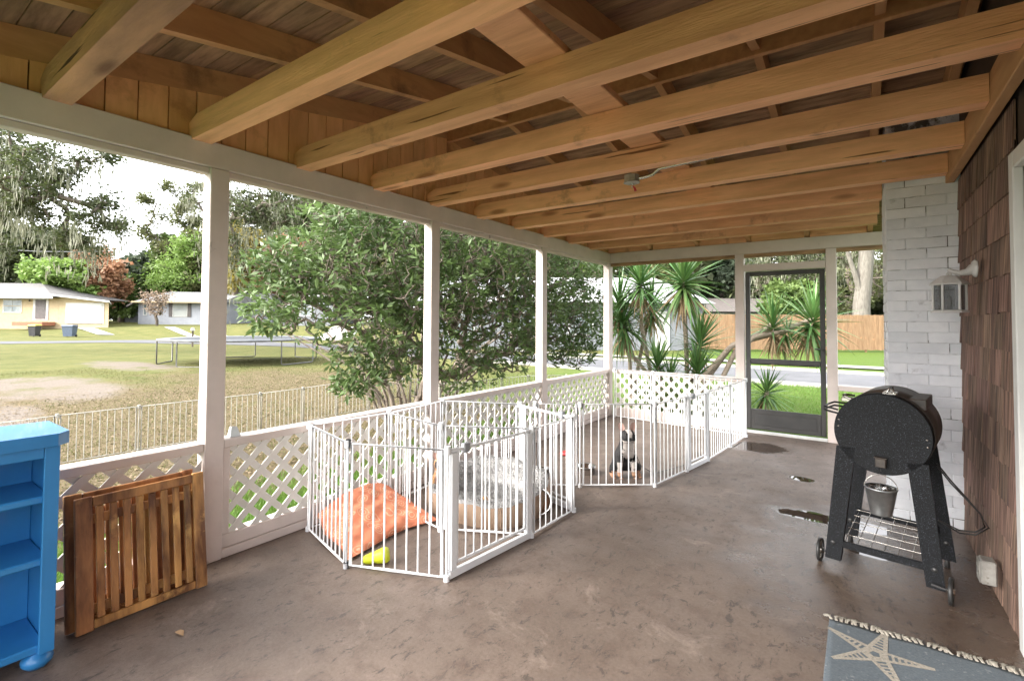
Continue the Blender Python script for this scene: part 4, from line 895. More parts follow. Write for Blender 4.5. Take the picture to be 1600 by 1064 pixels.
def ground_mat():
    m = bpy.data.materials.new('lawn'); m.use_nodes = True; n = m.node_tree.nodes; l = m.node_tree.links; p = n['Principled BSDF']; p.inputs['Roughness'].default_value = .95; p.inputs['Specular IOR Level'].default_value = .15
    tc = n.new('ShaderNodeTexCoord'); sep = n.new('ShaderNodeSeparateXYZ'); l.new(tc.outputs['Object'], sep.inputs[0])
    def noise(sc, det=6, ro=.6):
        z = n.new('ShaderNodeTexNoise'); z.inputs['Scale'].default_value = sc; z.inputs['Detail'].default_value = det; z.inputs['Roughness'].default_value = ro; l.new(tc.outputs['Object'], z.inputs['Vector']); return z.outputs['Fac']
    def ramp(f, a, b, ca=(0, 0, 0), cb=(1, 1, 1)):
        r = n.new('ShaderNodeValToRGB'); r.color_ramp.elements[0].position = a; r.color_ramp.elements[1].position = b; r.color_ramp.elements[0].color = _rgb(ca); r.color_ramp.elements[1].color = _rgb(cb); l.new(f, r.inputs[0]); return r.outputs[0]
    def mr(f, a, b, c=0, d=1):
        r = n.new('ShaderNodeMapRange'); r.interpolation_type = 'SMOOTHSTEP'; r.inputs[1].default_value = a; r.inputs[2].default_value = b; r.inputs[3].default_value = c; r.inputs[4].default_value = d; l.new(f, r.inputs[0]); return r.outputs[0]
    def op(o, a, b):
        q = n.new('ShaderNodeMath'); q.operation = o
        for k, v in ((0, a), (1, b)):
            if hasattr(v, 'node'): l.new(v, q.inputs[k])
            else: q.inputs[k].default_value = v
        return q.outputs[0]
    def mix(f, a, b):
        x = n.new('ShaderNodeMixRGB')
        for k, v in ((0, f), (1, a), (2, b)):
            if hasattr(v, 'node'): l.new(v, x.inputs[k])
            else: x.inputs[k].default_value = _rgb(v) if isinstance(v, tuple) else v
        return x.outputs[0]
    def blob(cx, cy, rx, ry):
        sb = n.new('ShaderNodeVectorMath'); sb.operation = 'SUBTRACT'; l.new(tc.outputs['Object'], sb.inputs[0]); sb.inputs[1].default_value = (cx, cy, 0)
        dv = n.new('ShaderNodeVectorMath'); dv.operation = 'MULTIPLY'; l.new(sb.outputs[0], dv.inputs[0]); dv.inputs[1].default_value = (1/rx, 1/ry, 0)
        ln = n.new('ShaderNodeVectorMath'); ln.operation = 'LENGTH'; l.new(dv.outputs[0], ln.inputs[0]); return mr(ln.outputs['Value'], .4, 1.4, 1, 0)
    fine = noise(24, 6, .75); med = noise(1.1, 6, .6); big = noise(.22, 5, .55)
    grass = mix(ramp(med, .35, .7), (.07, .085, .022), (.13, .125, .042)); grass = mix(ramp(fine, .45, .75), grass, (.145, .135, .055))
    brown = mix(ramp(fine, .35, .65), (.085, .068, .036), (.155, .12, .07))
    fx = mr(sep.outputs['X'], -18, -9); fx2 = mr(sep.outputs['X'], -2.2, -1.2, 1, 0); fy = mr(sep.outputs['Y'], 8, 12, 1, 0)
    reg = op('MULTIPLY', op('MULTIPLY', fx, fx2), fy)
    bm = op('ADD', op('MULTIPLY', reg, .72), op('MULTIPLY', op('SUBTRACT', op('ADD', op('MULTIPLY', big, .5), op('MULTIPLY', med, .9)), .7), 1.2))
    c = mix(ramp(bm, .25, .62), grass, brown)
    sm = op('MAXIMUM', op('MAXIMUM', blob(-13, 3.2, 3.6, 1.5), blob(-18, 6.3, 4, 1.2)), blob(-9.5, 1.6, 2.4, .9))
    sm = op('ADD', sm, op('MULTIPLY', op('SUBTRACT', noise(.9, 9, .72), .5), 2.6))
    c = mix(ramp(sm, .5, 1.05), c, mix(ramp(fine, .35, .7), (.12, .10, .082), (.21, .18, .15)))
    near = mix(ramp(fine, .35, .7), (.045, .10, .012), (.085, .15, .025)); c = mix(op('MULTIPLY', mr(sep.outputs['X'], -2.0, -1.2), mr(sep.outputs['Y'], 7, 9, 1, 0)), c, near)
    lush = mix(ramp(fine, .3, .75), (.05, .092, .012), (.09, .13, .024)); c = mix(op('MULTIPLY', mr(sep.outputs['X'], -8, -3), mr(sep.outputs['Y'], 6.8, 8.5)), c, lush)
    l.new(c, p.inputs['Base Color'])
    b = n.new('ShaderNodeBump'); b.inputs['Strength'].default_value = .8; b.inputs['Distance'].default_value = .04; l.new(fine, b.inputs['Height']); l.new(b.outputs[0], p.inputs['Normal']); return m
T['lawn'] = ground_mat()
xs = np.concatenate([np.linspace(-420, -62, 16), np.linspace(-60, 14, 112), np.linspace(16, 420, 14)]); ys = np.concatenate([np.linspace(-320, -22, 12), np.linspace(-20, 66, 116), np.linspace(70, 520, 16)])
Xg, Yg = np.meshgrid(xs, ys); Zg = gz(Xg, Yg); hole = (Xg > 0)
me = bpy.data.meshes.new('lawn'); nxg, nyg = len(xs), len(ys)
me.from_pydata(np.stack([Xg, Yg, Zg], -1).reshape(-1, 3).tolist(), [], [(j*nxg+i, j*nxg+i+1, (j+1)*nxg+i+1, (j+1)*nxg+i) for j in range(nyg-1) for i in range(nxg-1)]); me.materials.append(T['lawn'])
for p_ in me.polygons: p_.use_smooth = True
tag(link('ground', me), kind='structure')

# street, kerbs, pavement
def ribbon(name, pts, w, dz, m, thick=None):
    mb = MB(); V = []; pts = [Vector((a, b, 0)) for a, b in pts]; P = []
    for i in range(len(pts)-1):
        for k in range(12): P.append(pts[i].lerp(pts[i+1], k/12))
    P.append(pts[-1])
    for i, q in enumerate(P):
        t = (P[min(i+1, len(P)-1)]-P[max(i-1, 0)]).normalized(); nn = Vector((-t.y, t.x, 0))
        for s_ in (-w/2, w/2):
            a = q+nn*s_; V.append((a.x, a.y, gh(a)+dz)); 
    Fs = [(2*i, 2*i+1, 2*i+3, 2*i+2) for i in range(len(P)-1)]
    if thick:
        k = len(V); V += [(a, b, c-thick) for a, b, c in V]
        Fs += [(2*i, 2*i+2, k+2*i+2, k+2*i) for i in range(len(P)-1)] + [(2*i+1, k+2*i+1, k+2*i+3, 2*i+3) for i in range(len(P)-1)]
    mb.add(V, Fs); return tag(mb.build(name, m), kind='structure')
T['asphalt'] = mat('street_asphalt', (.065, .067, .073), (.09, .092, .10), .9, 1.5, bump=.3, bscale=60); T['concrete'] = mat('pale_concrete', (.20, .195, .175), (.27, .265, .24), .85, 2, bump=.1)
RD = [(40, 16.8), (16, 16.9), (4, 17.1), (-10, 17.6), (-24, 18.4), (-34, 17.6), (-41, 13.5), (-46.5, 6), (-50, -4), (-53, -30)]
ribbon('street', RD, 3.9, .02, T['asphalt'])
def offs(pts, o):
    out = []
    for i, q in enumerate(pts):
        a = Vector(pts[max(i-1, 0)]); b = Vector(pts[min(i+1, len(pts)-1)]); t = (b-a).normalized(); out.append((q[0]-t.y*o, q[1]+t.x*o))
    return out
ribbon('kerb', offs(RD, -2.35)[:4], .3, .08, T['concrete'], .1); ribbon('kerb', offs(RD, 2.35)[:4], .3, .08, T['concrete'], .1)
ribbon('pavement', [(40, 22.0), (4, 22.0), (-14, 22.3)], 1.25, .05, T['concrete'])

# ------------------------------------------------------------------ leaves, twigs, trees
def leaf_cloud(name, P, L, W, m, root=None, D=None, up=.3, kind='stuff', sizej=.35):
    """many small folded leaves as one mesh: P (n,3)"""
    n = len(P)
    if D is None:
        D = nr.normal(size=(n, 3)); D[:, 2] = D[:, 2]*.6 - .1
    D = D/np.linalg.norm(D, axis=1, keepdims=True)
    Nn = nr.normal(size=(n, 3)); Nn[:, 2] = np.abs(Nn[:, 2])+up; S_ = np.cross(D, Nn); S_ /= np.linalg.norm(S_, axis=1, keepdims=True)+1e-9
    sc = (1+sizej*nr.uniform(-1, 1, (n, 1)))
    a = P; b = P+D*L*sc*.5+S_*W*sc*.5; c = P+D*L*sc; d = P+D*L*sc*.5-S_*W*sc*.5
    V = np.stack([a, b, c, d], 1).reshape(-1, 3)
    if root is not None: V = V - np.array(WLOC[root.name])
    me = bpy.data.meshes.new(name); me.vertices.add(4*n); me.vertices.foreach_set('co', V.ravel().astype(np.float32))
    me.loops.add(4*n); me.loops.foreach_set('vertex_index', np.arange(4*n, dtype=np.int32)); me.polygons.add(n)
    me.polygons.foreach_set('loop_start', np.arange(0, 4*n, 4, dtype=np.int32)); me.polygons.foreach_set('loop_total', np.full(n, 4, dtype=np.int32))
    me.materials.append(m); me.update(calc_edges=True)
    ob = link(name, me, root); tag(ob, kind=kind) if kind else None; return ob
def leafm(name, a, b, tr=.35, sc=1.2, rough=.6): return mat(name, a, b, rough, sc, bump=0, trans=tr, ramp=(.3, .7), detail=8, rv=0)
LM = dict(dark=leafm('dark_oak_leaf', (.035, .050, .018), (.10, .12, .045)), olive=leafm('olive_leaf', (.06, .075, .025), (.15, .16, .06)), green=leafm('green_leaf', (.05, .09, .02), (.14, .20, .05)),
          light=leafm('light_green_leaf', (.12, .22, .04), (.24, .34, .09)), blue=leafm('blue_green_leaf', (.05, .075, .045), (.13, .16, .10)), orange=leafm('orange_leaf', (.26, .125, .065), (.44, .26, .155)),
          yellow=leafm('yellow_green_leaf', (.14, .14, .03), (.34, .27, .07)), pink=leafm('pinkish_twig', (.22, .15, .11), (.34, .26, .18)), moss=leafm('spanish_moss', (.13, .14, .09), (.28, .28, .20), .3),
          laurel=leafm('laurel_leaf', (.045, .085, .02), (.16, .235, .08), .3, 1.6, .5))
T['bark'] = mat('grey_brown_bark', (.09, .07, .055), (.19, .16, .13), .9, 6, (3, 3, .6), bump=.8, bdist=.02); T['palebark'] = mat('pale_bark', (.085, .075, .062), (.15, .138, .115), .85, 4, (3, 3, .6), bump=.4)
def grow(roots, targets, wig=.06, r0=.004, pw=.5, rmax=.4):
    """connect targets (sorted outwards) to the nearest node; returns nodes, parents, radii"""
    roots = [np.array(q, float) for q in roots]; N = [q for q in roots]; par = [-1]*len(roots)
    T_ = np.array(targets); c0 = np.mean(roots, 0); T_ = T_[np.argsort(np.linalg.norm(T_-c0, axis=1))]
    arr = np.empty((len(T_)*2+len(roots)+8, 3)); k = len(roots); arr[:k] = roots
    for q in T_:
        dv = arr[:k]-q; dist = np.einsum('ij,ij->i', dv, dv)**.5; pen_ = dist + .25*np.maximum(0, arr[:k, 2]-q[2])
        j = int(np.argmin(pen_)); dd = dist[j]
        if dd > .05:
            mid = (arr[j]+q)/2 + nr.normal(size=3)*wig*dd; mid[2] -= .06*dd; arr[k] = mid; par.append(j); j = k; k += 1
        arr[k] = q; par.append(j); k += 1
    cnt = np.ones(k)
    for i in range(k-1, -1, -1):
        if par[i] >= 0: cnt[par[i]] += cnt[i]
    return arr[:k], par, np.minimum(rmax, r0*cnt**pw)
def twig_mesh(name, A, par, rad, m, root, n=5):
    mb = MB()
    for i, p in enumerate(par):
        if p >= 0 and rad[i] > 0: mb.tube([A[p], A[i]], [min(rad[p], rad[i]*1.5), rad[i]], n, cap=False)
    return mb.build(name, m, root)
def tree(label, base, blobs, lm, nl=3500, L=.35, W=.2, nodes=60, rad=.03, trunk=None, group=None, moss=0, clump=.55, bark='bark', name='tree', moss_len=(.6, 1.8), gap=.0):
    """blobs: (centre, (rx, ry, rz)) ellipsoids of the crown"""
    base = Vector(base); root = empty(name, base, label, 'tree', group)
    vol = np.array([b[1][0]*b[1][1]*b[1][2] for b in blobs])**.6; pr = vol/vol.sum()
    def samp(n_, lo=.35):
        idx = nr.choice(len(blobs), n_, p=pr); d = nr.normal(size=(n_, 3)); d /= np.linalg.norm(d, axis=1, keepdims=True); rr = nr.uniform(lo, 1, (n_, 1))**.6
        c_ = np.array([list(blobs[i][0]) for i in idx]); rs = np.array([blobs[i][1] for i in idx]); return c_+d*rr*rs
    tg = samp(nodes)
    tr_ = trunk or [base, base+(Vector(np.mean([list(b[0]) for b in blobs], 0))-base)*.55]
    A, par, rd = grow([np.array(tr_[-1])], tg, .12, rad, .5, rad*9)
    mb = MB()
    R0 = rd[0]*1.25; m_ = len(tr_)
    path = [Vector(q) for q in tr_]; mb.tube(path, [R0*(1.35-.35*i/(m_-1)) for i in range(m_)], 10, cap=False)
    for i, p in enumerate(par):
        if p >= 0: mb.tube([A[p], A[i]], [min(rd[p], rd[i]*1.5), rd[i]], 5, cap=False)
    mb.build('trunk', T[bark], root)
    cl = A[1:]; idx = nr.integers(0, len(cl), nl); cs = clump
    P = cl[idx]+nr.normal(size=(nl, 3))*cs*np.array([1, 1, .6])*.5
    leaf_cloud('crown', P, L, W, lm, root)
    if moss:
        i2 = nr.integers(0, len(cl), moss); Pm = cl[i2]+nr.normal(size=(moss, 3))*.25; Dm_ = np.tile([0, 0, -1.0], (moss, 1))+nr.normal(size=(moss, 3))*.05
        ln_ = nr.uniform(moss_len[0], moss_len[1], moss)
        Q_ = []; 
        Pm2 = np.repeat(Pm, 14, 0)+nr.normal(size=(moss*14, 3))*.10; t = nr.uniform(0, 1, (moss*14, 1))**1.1*np.repeat(ln_, 14)[:, None]; Pm2 = Pm2 - t*np.array([[0, 0, 1]])
        leaf_cloud('spanish_moss', Pm2, .42, .045, LM['moss'], root, D=np.repeat(Dm_, 14, 0)+nr.normal(size=(moss*14, 3))*.12)
    return root
def bl(*q):   # (px, py, depth, rx, rz[, ry]) -> ellipsoid of the crown at its real place
    return [(at(a[0], a[1], a[2]), (a[3], a[5] if len(a) > 5 else a[3], a[4])) for a in q]
def gpt(px, d):                          # ground point in direction px at depth d
    q = at(px, 500, d); return Vector((q.x, q.y, gh(q)))

# big mossy oak whose limbs hang in from the left
tree('large live oak with dark leaves and hanging moss, its limbs filling the leftmost opening', gpt(-190, 24), bl((-60, 210, 23, 3, 1.4), (20, 240, 22, 2.0, 1.0), (80, 262, 21, 1.6, .9), (125, 300, 21, 1.3, .8), (160, 345, 21, 1.0, .6), (100, 370, 22, 1.1, .6), (60, 330, 22, 1.3, .7),
     (10, 340, 23, 1.6, .9), (175, 320, 21, .5, .5), (150, 250, 21, .8, .4), (188, 360, 21, .45, .4), (140, 395, 22, .9, .4), (50, 300, 21, 1.4, .7), (-20, 400, 24, 1.5, .8), (0, 290, 22, 1.4, .7)), LM['dark'], 19000, .16, .09, 280, .016,
     trunk=[gpt(-190, 24), at(-185, 420, 24), at(-150, 330, 23.5), at(-60, 260, 23)], moss=210, clump=.42)
tree('mossy oak with long grey moss curtains right of the tall left post', gpt(330, 30), bl((360, 330, 28, 2.2, 1.6), (410, 320, 28, 2, 1.6), (460, 330, 29, 2, 1.5), (390, 270, 29, 3, 1.8), (350, 400, 29, 1.2, 1), (500, 300, 30, 2.4, 1.8), (560, 290, 30, 2.4, 1.8), (640, 300, 31, 3, 2)),
     LM['dark'], 9000, .22, .12, 160, .014, moss=260, clump=.6, moss_len=(1.2, 3.6), trunk=[gpt(338, 30), at(338, 430, 30), at(342, 370, 30), at(380, 325, 29.5)])
tree('tall sparse tree with tufted clumps against the white sky left of the tall post', gpt(262, 74), bl((232, 318, 74, 1.3, .8), (262, 300, 74, 1.3, .8), (280, 322, 74, 1.6, 1.1), (228, 372, 74, 1.4, .8), (258, 392, 74, 1.8, 1), (290, 350, 74, 1.6, 1.3), (245, 345, 74, 1.1, .6), (215, 360, 74, .8, .5), (300, 300, 74, 1.3, 1)),
     LM['olive'], 5000, .42, .26, 60, .025, moss=24, clump=1.1)
tree('leaning bare limb tree draped with grey moss beside the tall left post', gpt(338, 34), bl((312, 300, 34, .5, .3), (318, 340, 34, .3, .5), (300, 318, 34, .5, .3), (330, 270, 34, 1, .6), (350, 300, 34, 1, .6)), LM['dark'], 700, .15, .08, 24, .011, moss=60, clump=.35)
tree('feathery pale green tree left of the tall post', gpt(290, 70), bl((290, 390, 70, 2.5, 1.8), (270, 425, 70, 2.8, 2.0), (300, 440, 70, 2.6, 1.9), (255, 445, 70, 2.1, 1.2), (310, 410, 70, 2.1, 1.7)), LM['light'], 9000, .5, .18, 80, .02, clump=1.2)
Pw = []
for px0, px1, top, d_, n_ in ((-160, 420, 432, 92, 26000), (400, 760, 330, 88, 26000), (740, 1110, 340, 80, 24000), (1090, 1520, 380, 66, 22000)):
    pxs = nr.uniform(px0, px1, n_); tt = top + 26*np.sin(pxs*.043)+14*np.sin(pxs*.11+1); py_ = 505-(505-tt)*nr.uniform(0, 1, n_)**.8; dd_ = d_+nr.normal(size=n_)*3+5*np.sin(pxs*.09+py_*.06)
    Pw += [CAM+ray(a, b)*c for a, b, c in zip(pxs, py_, dd_)]
T['woods'] = leafm('far_wood_foliage', (.045, .06, .03), (.15, .17, .08), .3, .25)
leaf_cloud('far_woods', np.array(Pw), .9, .6, T['woods'])
def bgt(label, px, d, top, halfw, lm, nl=3200, L=.5, W=.3, low=485, moss=0, bark='bark'):
    nl = int(nl*2.6); L *= 1.25; W *= 1.35
    """broad crown between rows top..low of depth d"""
    s_ = d/766.; hw = halfw*s_; zc = (low-top)*s_; q = []
    k = 7
    for i in range(k):
        a = rnd.uniform(-.7, .7); t = rnd.uniform(.15, .85); q.append((at(px+a*halfw, low+(top-low)*t, d+rnd.uniform(-2, 2)), (hw*rnd.uniform(.4, .6), hw*.5, zc*rnd.uniform(.22, .32))))
    q.append((at(px, top+zc/s_*.22, d), (hw*.55, hw*.5, zc*.22)))
    return tree(label, gpt(px, d), q, lm, nl, L, W, 90, .03, moss=moss, clump=hw*.24)
bgt('dark broad tree behind the cream house, at the far left', 20, 66, 350, 75, LM['dark'], 5200)
bgt('dark tree rising behind the orange leaved tree', 90, 72, 368, 60, LM['olive'], 4200)
bgt('bright light green round tree just behind the cream house roof', 88, 60, 418, 50, LM['light'], 4200, .42, .26, 478)
bgt('orange autumn leaved tree behind the cream garage', 150, 64, 394, 46, LM['orange'], 3800, .42, .28, 470)
bgt('grey green tree between the cream house and the grey blue house', 212, 78, 398, 36, LM['blue'], 3200, .5, .3, 495)
bgt('dark shrubby tree behind the garage end wall', 190, 70, 440, 26, LM['green'], 1800, .45, .28, 500)
bgt('mid green tree rising behind the grey blue house roof', 262, 76, 372, 42, LM['green'], 4000, .5, .3, 478)
bgt('olive tree behind the right end of the grey blue house', 318, 72, 360, 46, LM['olive'], 4000, .5, .3, 480)
bgt('yellow green tree right of the tall left post', 365, 66, 350, 42, LM['yellow'], 3800, .45, .28, 480)
bgt('orange tinted tree seen past the left branches of the large shrub', 430, 70, 380, 44, LM['orange'], 2600, .45, .28, 478)
bgt('tall green tree behind the left half of the large shrub', 480, 74, 300, 60, LM['green'], 4200, .5, .3, 490)
bgt('dark tree behind the middle of the large shrub', 590, 70, 290, 70, LM['olive'], 4200, .5, .3, 490)
bgt('green tree behind the large shrub, left of the third post', 700, 66, 300, 70, LM['green'], 4200, .5, .3, 490)
bgt('olive tree above the long white house, left end', 820, 60, 320, 70, LM['olive'], 4000, .5, .3, 470)
bgt('green tree above the long white house, behind the corner post', 930, 58, 330, 70, LM['green'], 4000, .45, .28, 465)
bgt('dark olive tree above the right end of the white house roof', 1040, 56, 350, 60, LM['olive'], 4000, .4, .25, 470)
bgt('tree with an orange tinge behind the brown roofed house', 1125, 58, 380, 40, LM['blue'], 3600, .4, .25, 470)
bgt('small brownish orange tree behind the brown roofed house', 1124, 60, 428, 9, LM['yellow'], 300, .3, .2, 455)
tree('mossy oak with drooping grey limbs seen through the screen door', gpt(1195, 40), bl((1180, 400, 40, 2.2, 1.4), (1220, 415, 39, 2.2, 1.3), (1260, 420, 38, 2.0, 1.2), (1230, 370, 40, 3, 1.6), (1290, 400, 39, 2, 1.4), (1180, 445, 40, 1.2, .8), (1250, 450, 38, 1.4, .7), (1330, 380, 40, 2, 1.3)), LM['dark'], 9000, .2, .11, 140, .025, moss=200, clump=.7, moss_len=(.8, 2.2))
tree('dense dark green tree behind the wood fence, right of the screen door', gpt(1310, 44), bl((1310, 440, 44, 2, 1.6), (1340, 400, 45, 2.6, 2), (1385, 430, 44, 2.2, 2), (1300, 390, 45, 2, 1.6), (1380, 380, 46, 3, 2), (1420, 420, 46, 3, 2.2), (1330, 470, 42, 1.6, .8)), LM['olive'], 8000, .24, .14, 120, .03, clump=.8)
bgt('low green shrubby tree behind the wood fence near the door frame', 1240, 36, 440, 40, LM['green'], 3400, .28, .16, 486)
tree('forked tree with a thick pale trunk behind the wood fence', gpt(1345, 33), bl((1350, 300, 33, 3, 1.6), (1400, 310, 33, 2.4, 1.4), (1300, 310, 33, 2, 1.2)), LM['olive'], 4200, .24, .15, 30, .042, trunk=[gpt(1345, 33), at(1346, 470, 33), at(1350, 430, 33), at(1353, 390, 33), at(1357, 340, 33)], bark='palebark', clump=.8, moss=12)
mb = MB(); mb.tube([at(1344, 452, 32.9), at(1336, 425, 32.9), at(1327, 400, 32.9), at(1318, 370, 32.9)], [.2, .17, .14, .11], 10); 
ob_ = [o for o in col.objects if o.get('label', '').startswith('forked tree')][0]; mb.build('limb', T['palebark'], ob_)
# bare pinkish crape myrtle in front of the grey blue house
cm = empty('small_tree', gpt(243, 57), 'bare pinkish multi stemmed small tree in front of the grey blue house', 'tree')
b0 = np.array(gpt(243, 57)); tg = [np.array(at(243+rnd.uniform(-24, 24)*t**.7, 508-46*t, 57+rnd.uniform(-1, 1))) for t in [rnd.uniform(.25, 1) for _ in range(220)]]
A, par, rd = grow([b0, b0+[.2, .1, 0], b0-[.2, 0, 0]], tg, .08, .016, .5, .16); twig_mesh('trunk', A, par, rd, T['bark'], cm, 4); leaf_cloud('twig_tips', A[nr.integers(3, len(A), 1300)]+nr.normal(size=(1300, 3))*.22, .22, .1, LM['pink'], cm, kind=None)
# power line
pl = MB(); pl.tube([at(-80, 396, 40), at(0, 398.5, 40), at(60, 401, 40.3), at(130, 401, 40.6), at(200, 398, 41)], .018, 5); pl.build('power_line', T['greyplastic'], label='thin pale overhead wire crossing the leftmost opening below the oak limbs', cat='power line')

# ------------------------------------------------------------------ houses
T['cream_wall'] = mat('cream_block_wall', (.36, .285, .17), (.41, .33, .205), .8, 3, bump=.1); T['grey_shingle'] = mat('grey_roof_shingle', (.10, .095, .095), (.15, .145, .14), .9, 5, bump=.3); T['paleroof'] = mat('pale_metal_roof', (.22, .225, .23), (.28, .285, .29), .5, 1, (8, 1, 1), bump=.1)
T['whitewall'] = mat('white_painted_wall', (.46, .46, .44), (.52, .52, .50), .7, 3, bump=.05); T['bluewall'] = mat('grey_blue_block_wall', (.26, .275, .31), (.30, .315, .35), .8, 2, bump=.1); T['door_dark'] = mat('dark_door_paint', (.06, .05, .05), (.09, .08, .075), .6, 4, bump=.05)
T['winglass'] = mat('window_glass', (.12, .15, .16), (.25, .28, .28), .1, 1.5, bump=0); T['blind'] = mat('window_blind', (.28, .30, .29), (.34, .36, .35), .6, 1, bump=0); T['whiteroof'] = mat('white_flat_roofing', (.30, .30, .31), (.36, .36, .37), .7, 2, bump=.05)
T['brownroof'] = mat('brown_grey_roofing', (.075, .065, .06), (.11, .095, .085), .9, 3, bump=.2); T['redbrick'] = mat('red_brick_step', (.25, .10, .06), (.33, .15, .09), .9, 8, bump=.2); T['palewall2'] = mat('pale_grey_wall', (.145, .155, .17), (.18, .19, .205), .8, 2, bump=.05)
def house_local(d, k, zb):    # helpers for a facade at depth d: pixel-free metres, x right along the facade, z up
    M = frM(0, d)
    def B(mb, x0, x1, y0, y1, z0, z1, b=.01): mb.bbox(x0, x1, y0, y1, z0, z1, b, M); return mb
    return M, B
# cream ranch house
H1 = empty('cream_house', fr(-48, 56, .6), 'low cream ranch house with grey roof, dark door and white garage door', 'house')
M, Bx = house_local(54, 0, 0); s1 = 54/766.
def X(px): return (px-797)*s1
def Z(py): return 1.323+(507-py)*s1
zb = .2; zg = Z(514)
g = MB(); g.prism([(X(-110), 0), (X(92), 0), (X(92)-7, 9), (X(-110), 9)], lambda p: M @ Vector((p[0], p[1], zb)), lambda p: M @ Vector((p[0], p[1], Z(473.6)))); g.build('wall', T['cream_wall'], H1)
g = MB(); V = [M @ Vector(p) for p in ((X(92)+.01, 0, zb), (X(170), 0, zb), (X(170)-7.6, 9, zb), (X(92)-7, 9, zb), (X(92)+.01, 0, Z(470.8)), (X(170), 0, Z(479.3)), (X(170)-7.6, 9, Z(472)), (X(92)-7, 9, Z(472)))]
g.add(V, [(0, 3, 2, 1), (4, 5, 6, 7), (0, 1, 5, 4), (1, 2, 6, 5), (2, 3, 7, 6), (3, 0, 4, 7)]); g.build('garage_wall', T['cream_wall'], H1)
def win(root, M, x0, x1, z0, z1, fm, gm, y=-.04, nx=1, nz=2, name='window'):
    w = MB(); t = .09
    w.bbox(x0-t, x1+t, y, 0, z1, z1+t, .01, M); w.bbox(x0-t, x1+t, y-.02, 0, z0-t, z0, .01, M); w.bbox(x0-t, x0, y, 0, z0, z1, .01, M); w.bbox(x1, x1+t, y, 0, z0, z1, .01, M)
    o_ = w.build(name, fm, root)
    for i in range(nx):
        for j in range(nz):
            a0, a1 = x0+(x1-x0)*i/nx+.02, x0+(x1-x0)*(i+1)/nx-.02; c0, c1 = z0+(z1-z0)*j/nz+.03, z0+(z1-z0)*(j+1)/nz-.03
            g = MB(); g.bbox(a0, a1, y+.015, -.004, c0, c1, .004, M); g.build('pane', gm, o_)
    return o_
win(H1, M, X(6), X(33), Z(496), Z(477), T['whitewall'], T['winglass'], nx=2); 
dr_ = MB(); dr_.bbox(X(52), X(76), -.05, 0, Z(508), Z(472), .01, M); dr_ = dr_.build('door_surround', T['whitewall'], H1); q = MB(); q.bbox(X(56), X(72), -.09, -.05, Z(506.5), Z(476.5), .01, M); q.build('front_door', T['door_dark'], dr_); q = MB(); q.lathe([(0, -.03), (.05, 0), (0, .03)], M @ Vector((X(70), -.12, Z(491))), 8); q.build('handle', T['chrome'], dr_)
gd = MB(); gd.bbox(X(103), X(163), -.05, 0, Z(513.5), Z(481), .01, M); gd = gd.build('garage_surround', T['whitewall'], H1)
for i in range(4): g = MB(); g.bbox(X(106), X(160), -.10, -.05, Z(513.5)+i*(Z(483)-Z(513.5))/4+.01, Z(513.5)+(i+1)*(Z(483)-Z(513.5))/4-.01, .015, M); g.build('garage_door_panel', T['whitewall'], gd)
rf = MB(); V = [M @ Vector(p) for p in ((X(-120), -.9, Z(473)), (X(94), -.9, Z(473)), (X(94), 10, Z(473)), (X(-120), 10, Z(473)), (X(-110), 4.5, Z(446)), (X(4), 4.5, Z(446)))]
rf.add(V, [(0, 1, 5, 4), (1, 2, 5), (2, 3, 4, 5), (3, 0, 4), (3, 2, 1, 0)]); rf.build('roof', T['grey_shingle'], H1)
g = MB(); Bx(g, X(-120), X(94), -.94, -.9, Z(475), Z(472.5)); g.build('fascia', T['whitewall'], H1)
g = MB(); V = [M @ Vector(p) for p in ((X(90), -.9, Z(468)), (X(181), -.9, Z(478)), (X(181)-8.2, 9.5, Z(478)), (X(90)-8.2, 9.5, Z(468)), (X(90), -.9, Z(470.5)), (X(181), -.9, Z(480.5)), (X(181)-8.2, 9.5, Z(480.5)), (X(90)-8.2, 9.5, Z(470.5)))]
g.add(V, [(0, 1, 2, 3), (7, 6, 5, 4), (0, 4, 5, 1), (1, 5, 6, 2), (2, 6, 7, 3), (3, 7, 4, 0)]); g.build('garage_roof', T['whitewall'], H1)
g = MB(); Bx(g, X(42), X(88), -1.6, -.06, zg-.2, Z(511)); g.build('brick_step', T['redbrick'], H1)
g = MB(); g.lathe([(0, -.1), (.08, -.05), (.08, .05), (0, .12)], M @ Vector((X(47), -.1, Z(478))), 8); g.build('porch_light', T['black'], H1)
# grey blue house
H2 = empty('blue_house', fr(-42, 64, .8), 'grey blue house with pale roof and dark shutters, cut by the tall left post', 'house')
M, Bx = house_local(62, 0, 0); s2 = 62/766.
def X(px): return (px-797)*s2
def Z(py): return 1.323+(506-py)*s2
Bx(MB(), X(216), X(345), 0, 9, .2, Z(478)).build('wall', T['bluewall'], H2)
win(H2, M, X(271), X(292), Z(500), Z(481), T['whitewall'], T['blind'], nx=1)
for a, b in ((264, 269.5), (293.5, 299)): g = MB(); g.bbox(X(a), X(b), -.06, -.01, Z(501), Z(480), .01, M); g.build('shutter', T['door_dark'], H2)
win(H2, M, X(225), X(229), Z(498), Z(482), T['whitewall'], T['winglass'])
g = MB(); V = [M @ Vector(p) for p in ((X(214), -.9, Z(478)), (X(350), -.9, Z(478)), (X(350), 5, Z(460)), (X(222), 5, Z(458)), (X(214), 11, Z(478)), (X(350), 11, Z(478)))]; g.add(V, [(0, 1, 2, 3), (3, 2, 5, 4), (0, 3, 4), (1, 5, 2), (0, 4, 5, 1)]); g.build('roof', T['paleroof'], H2)
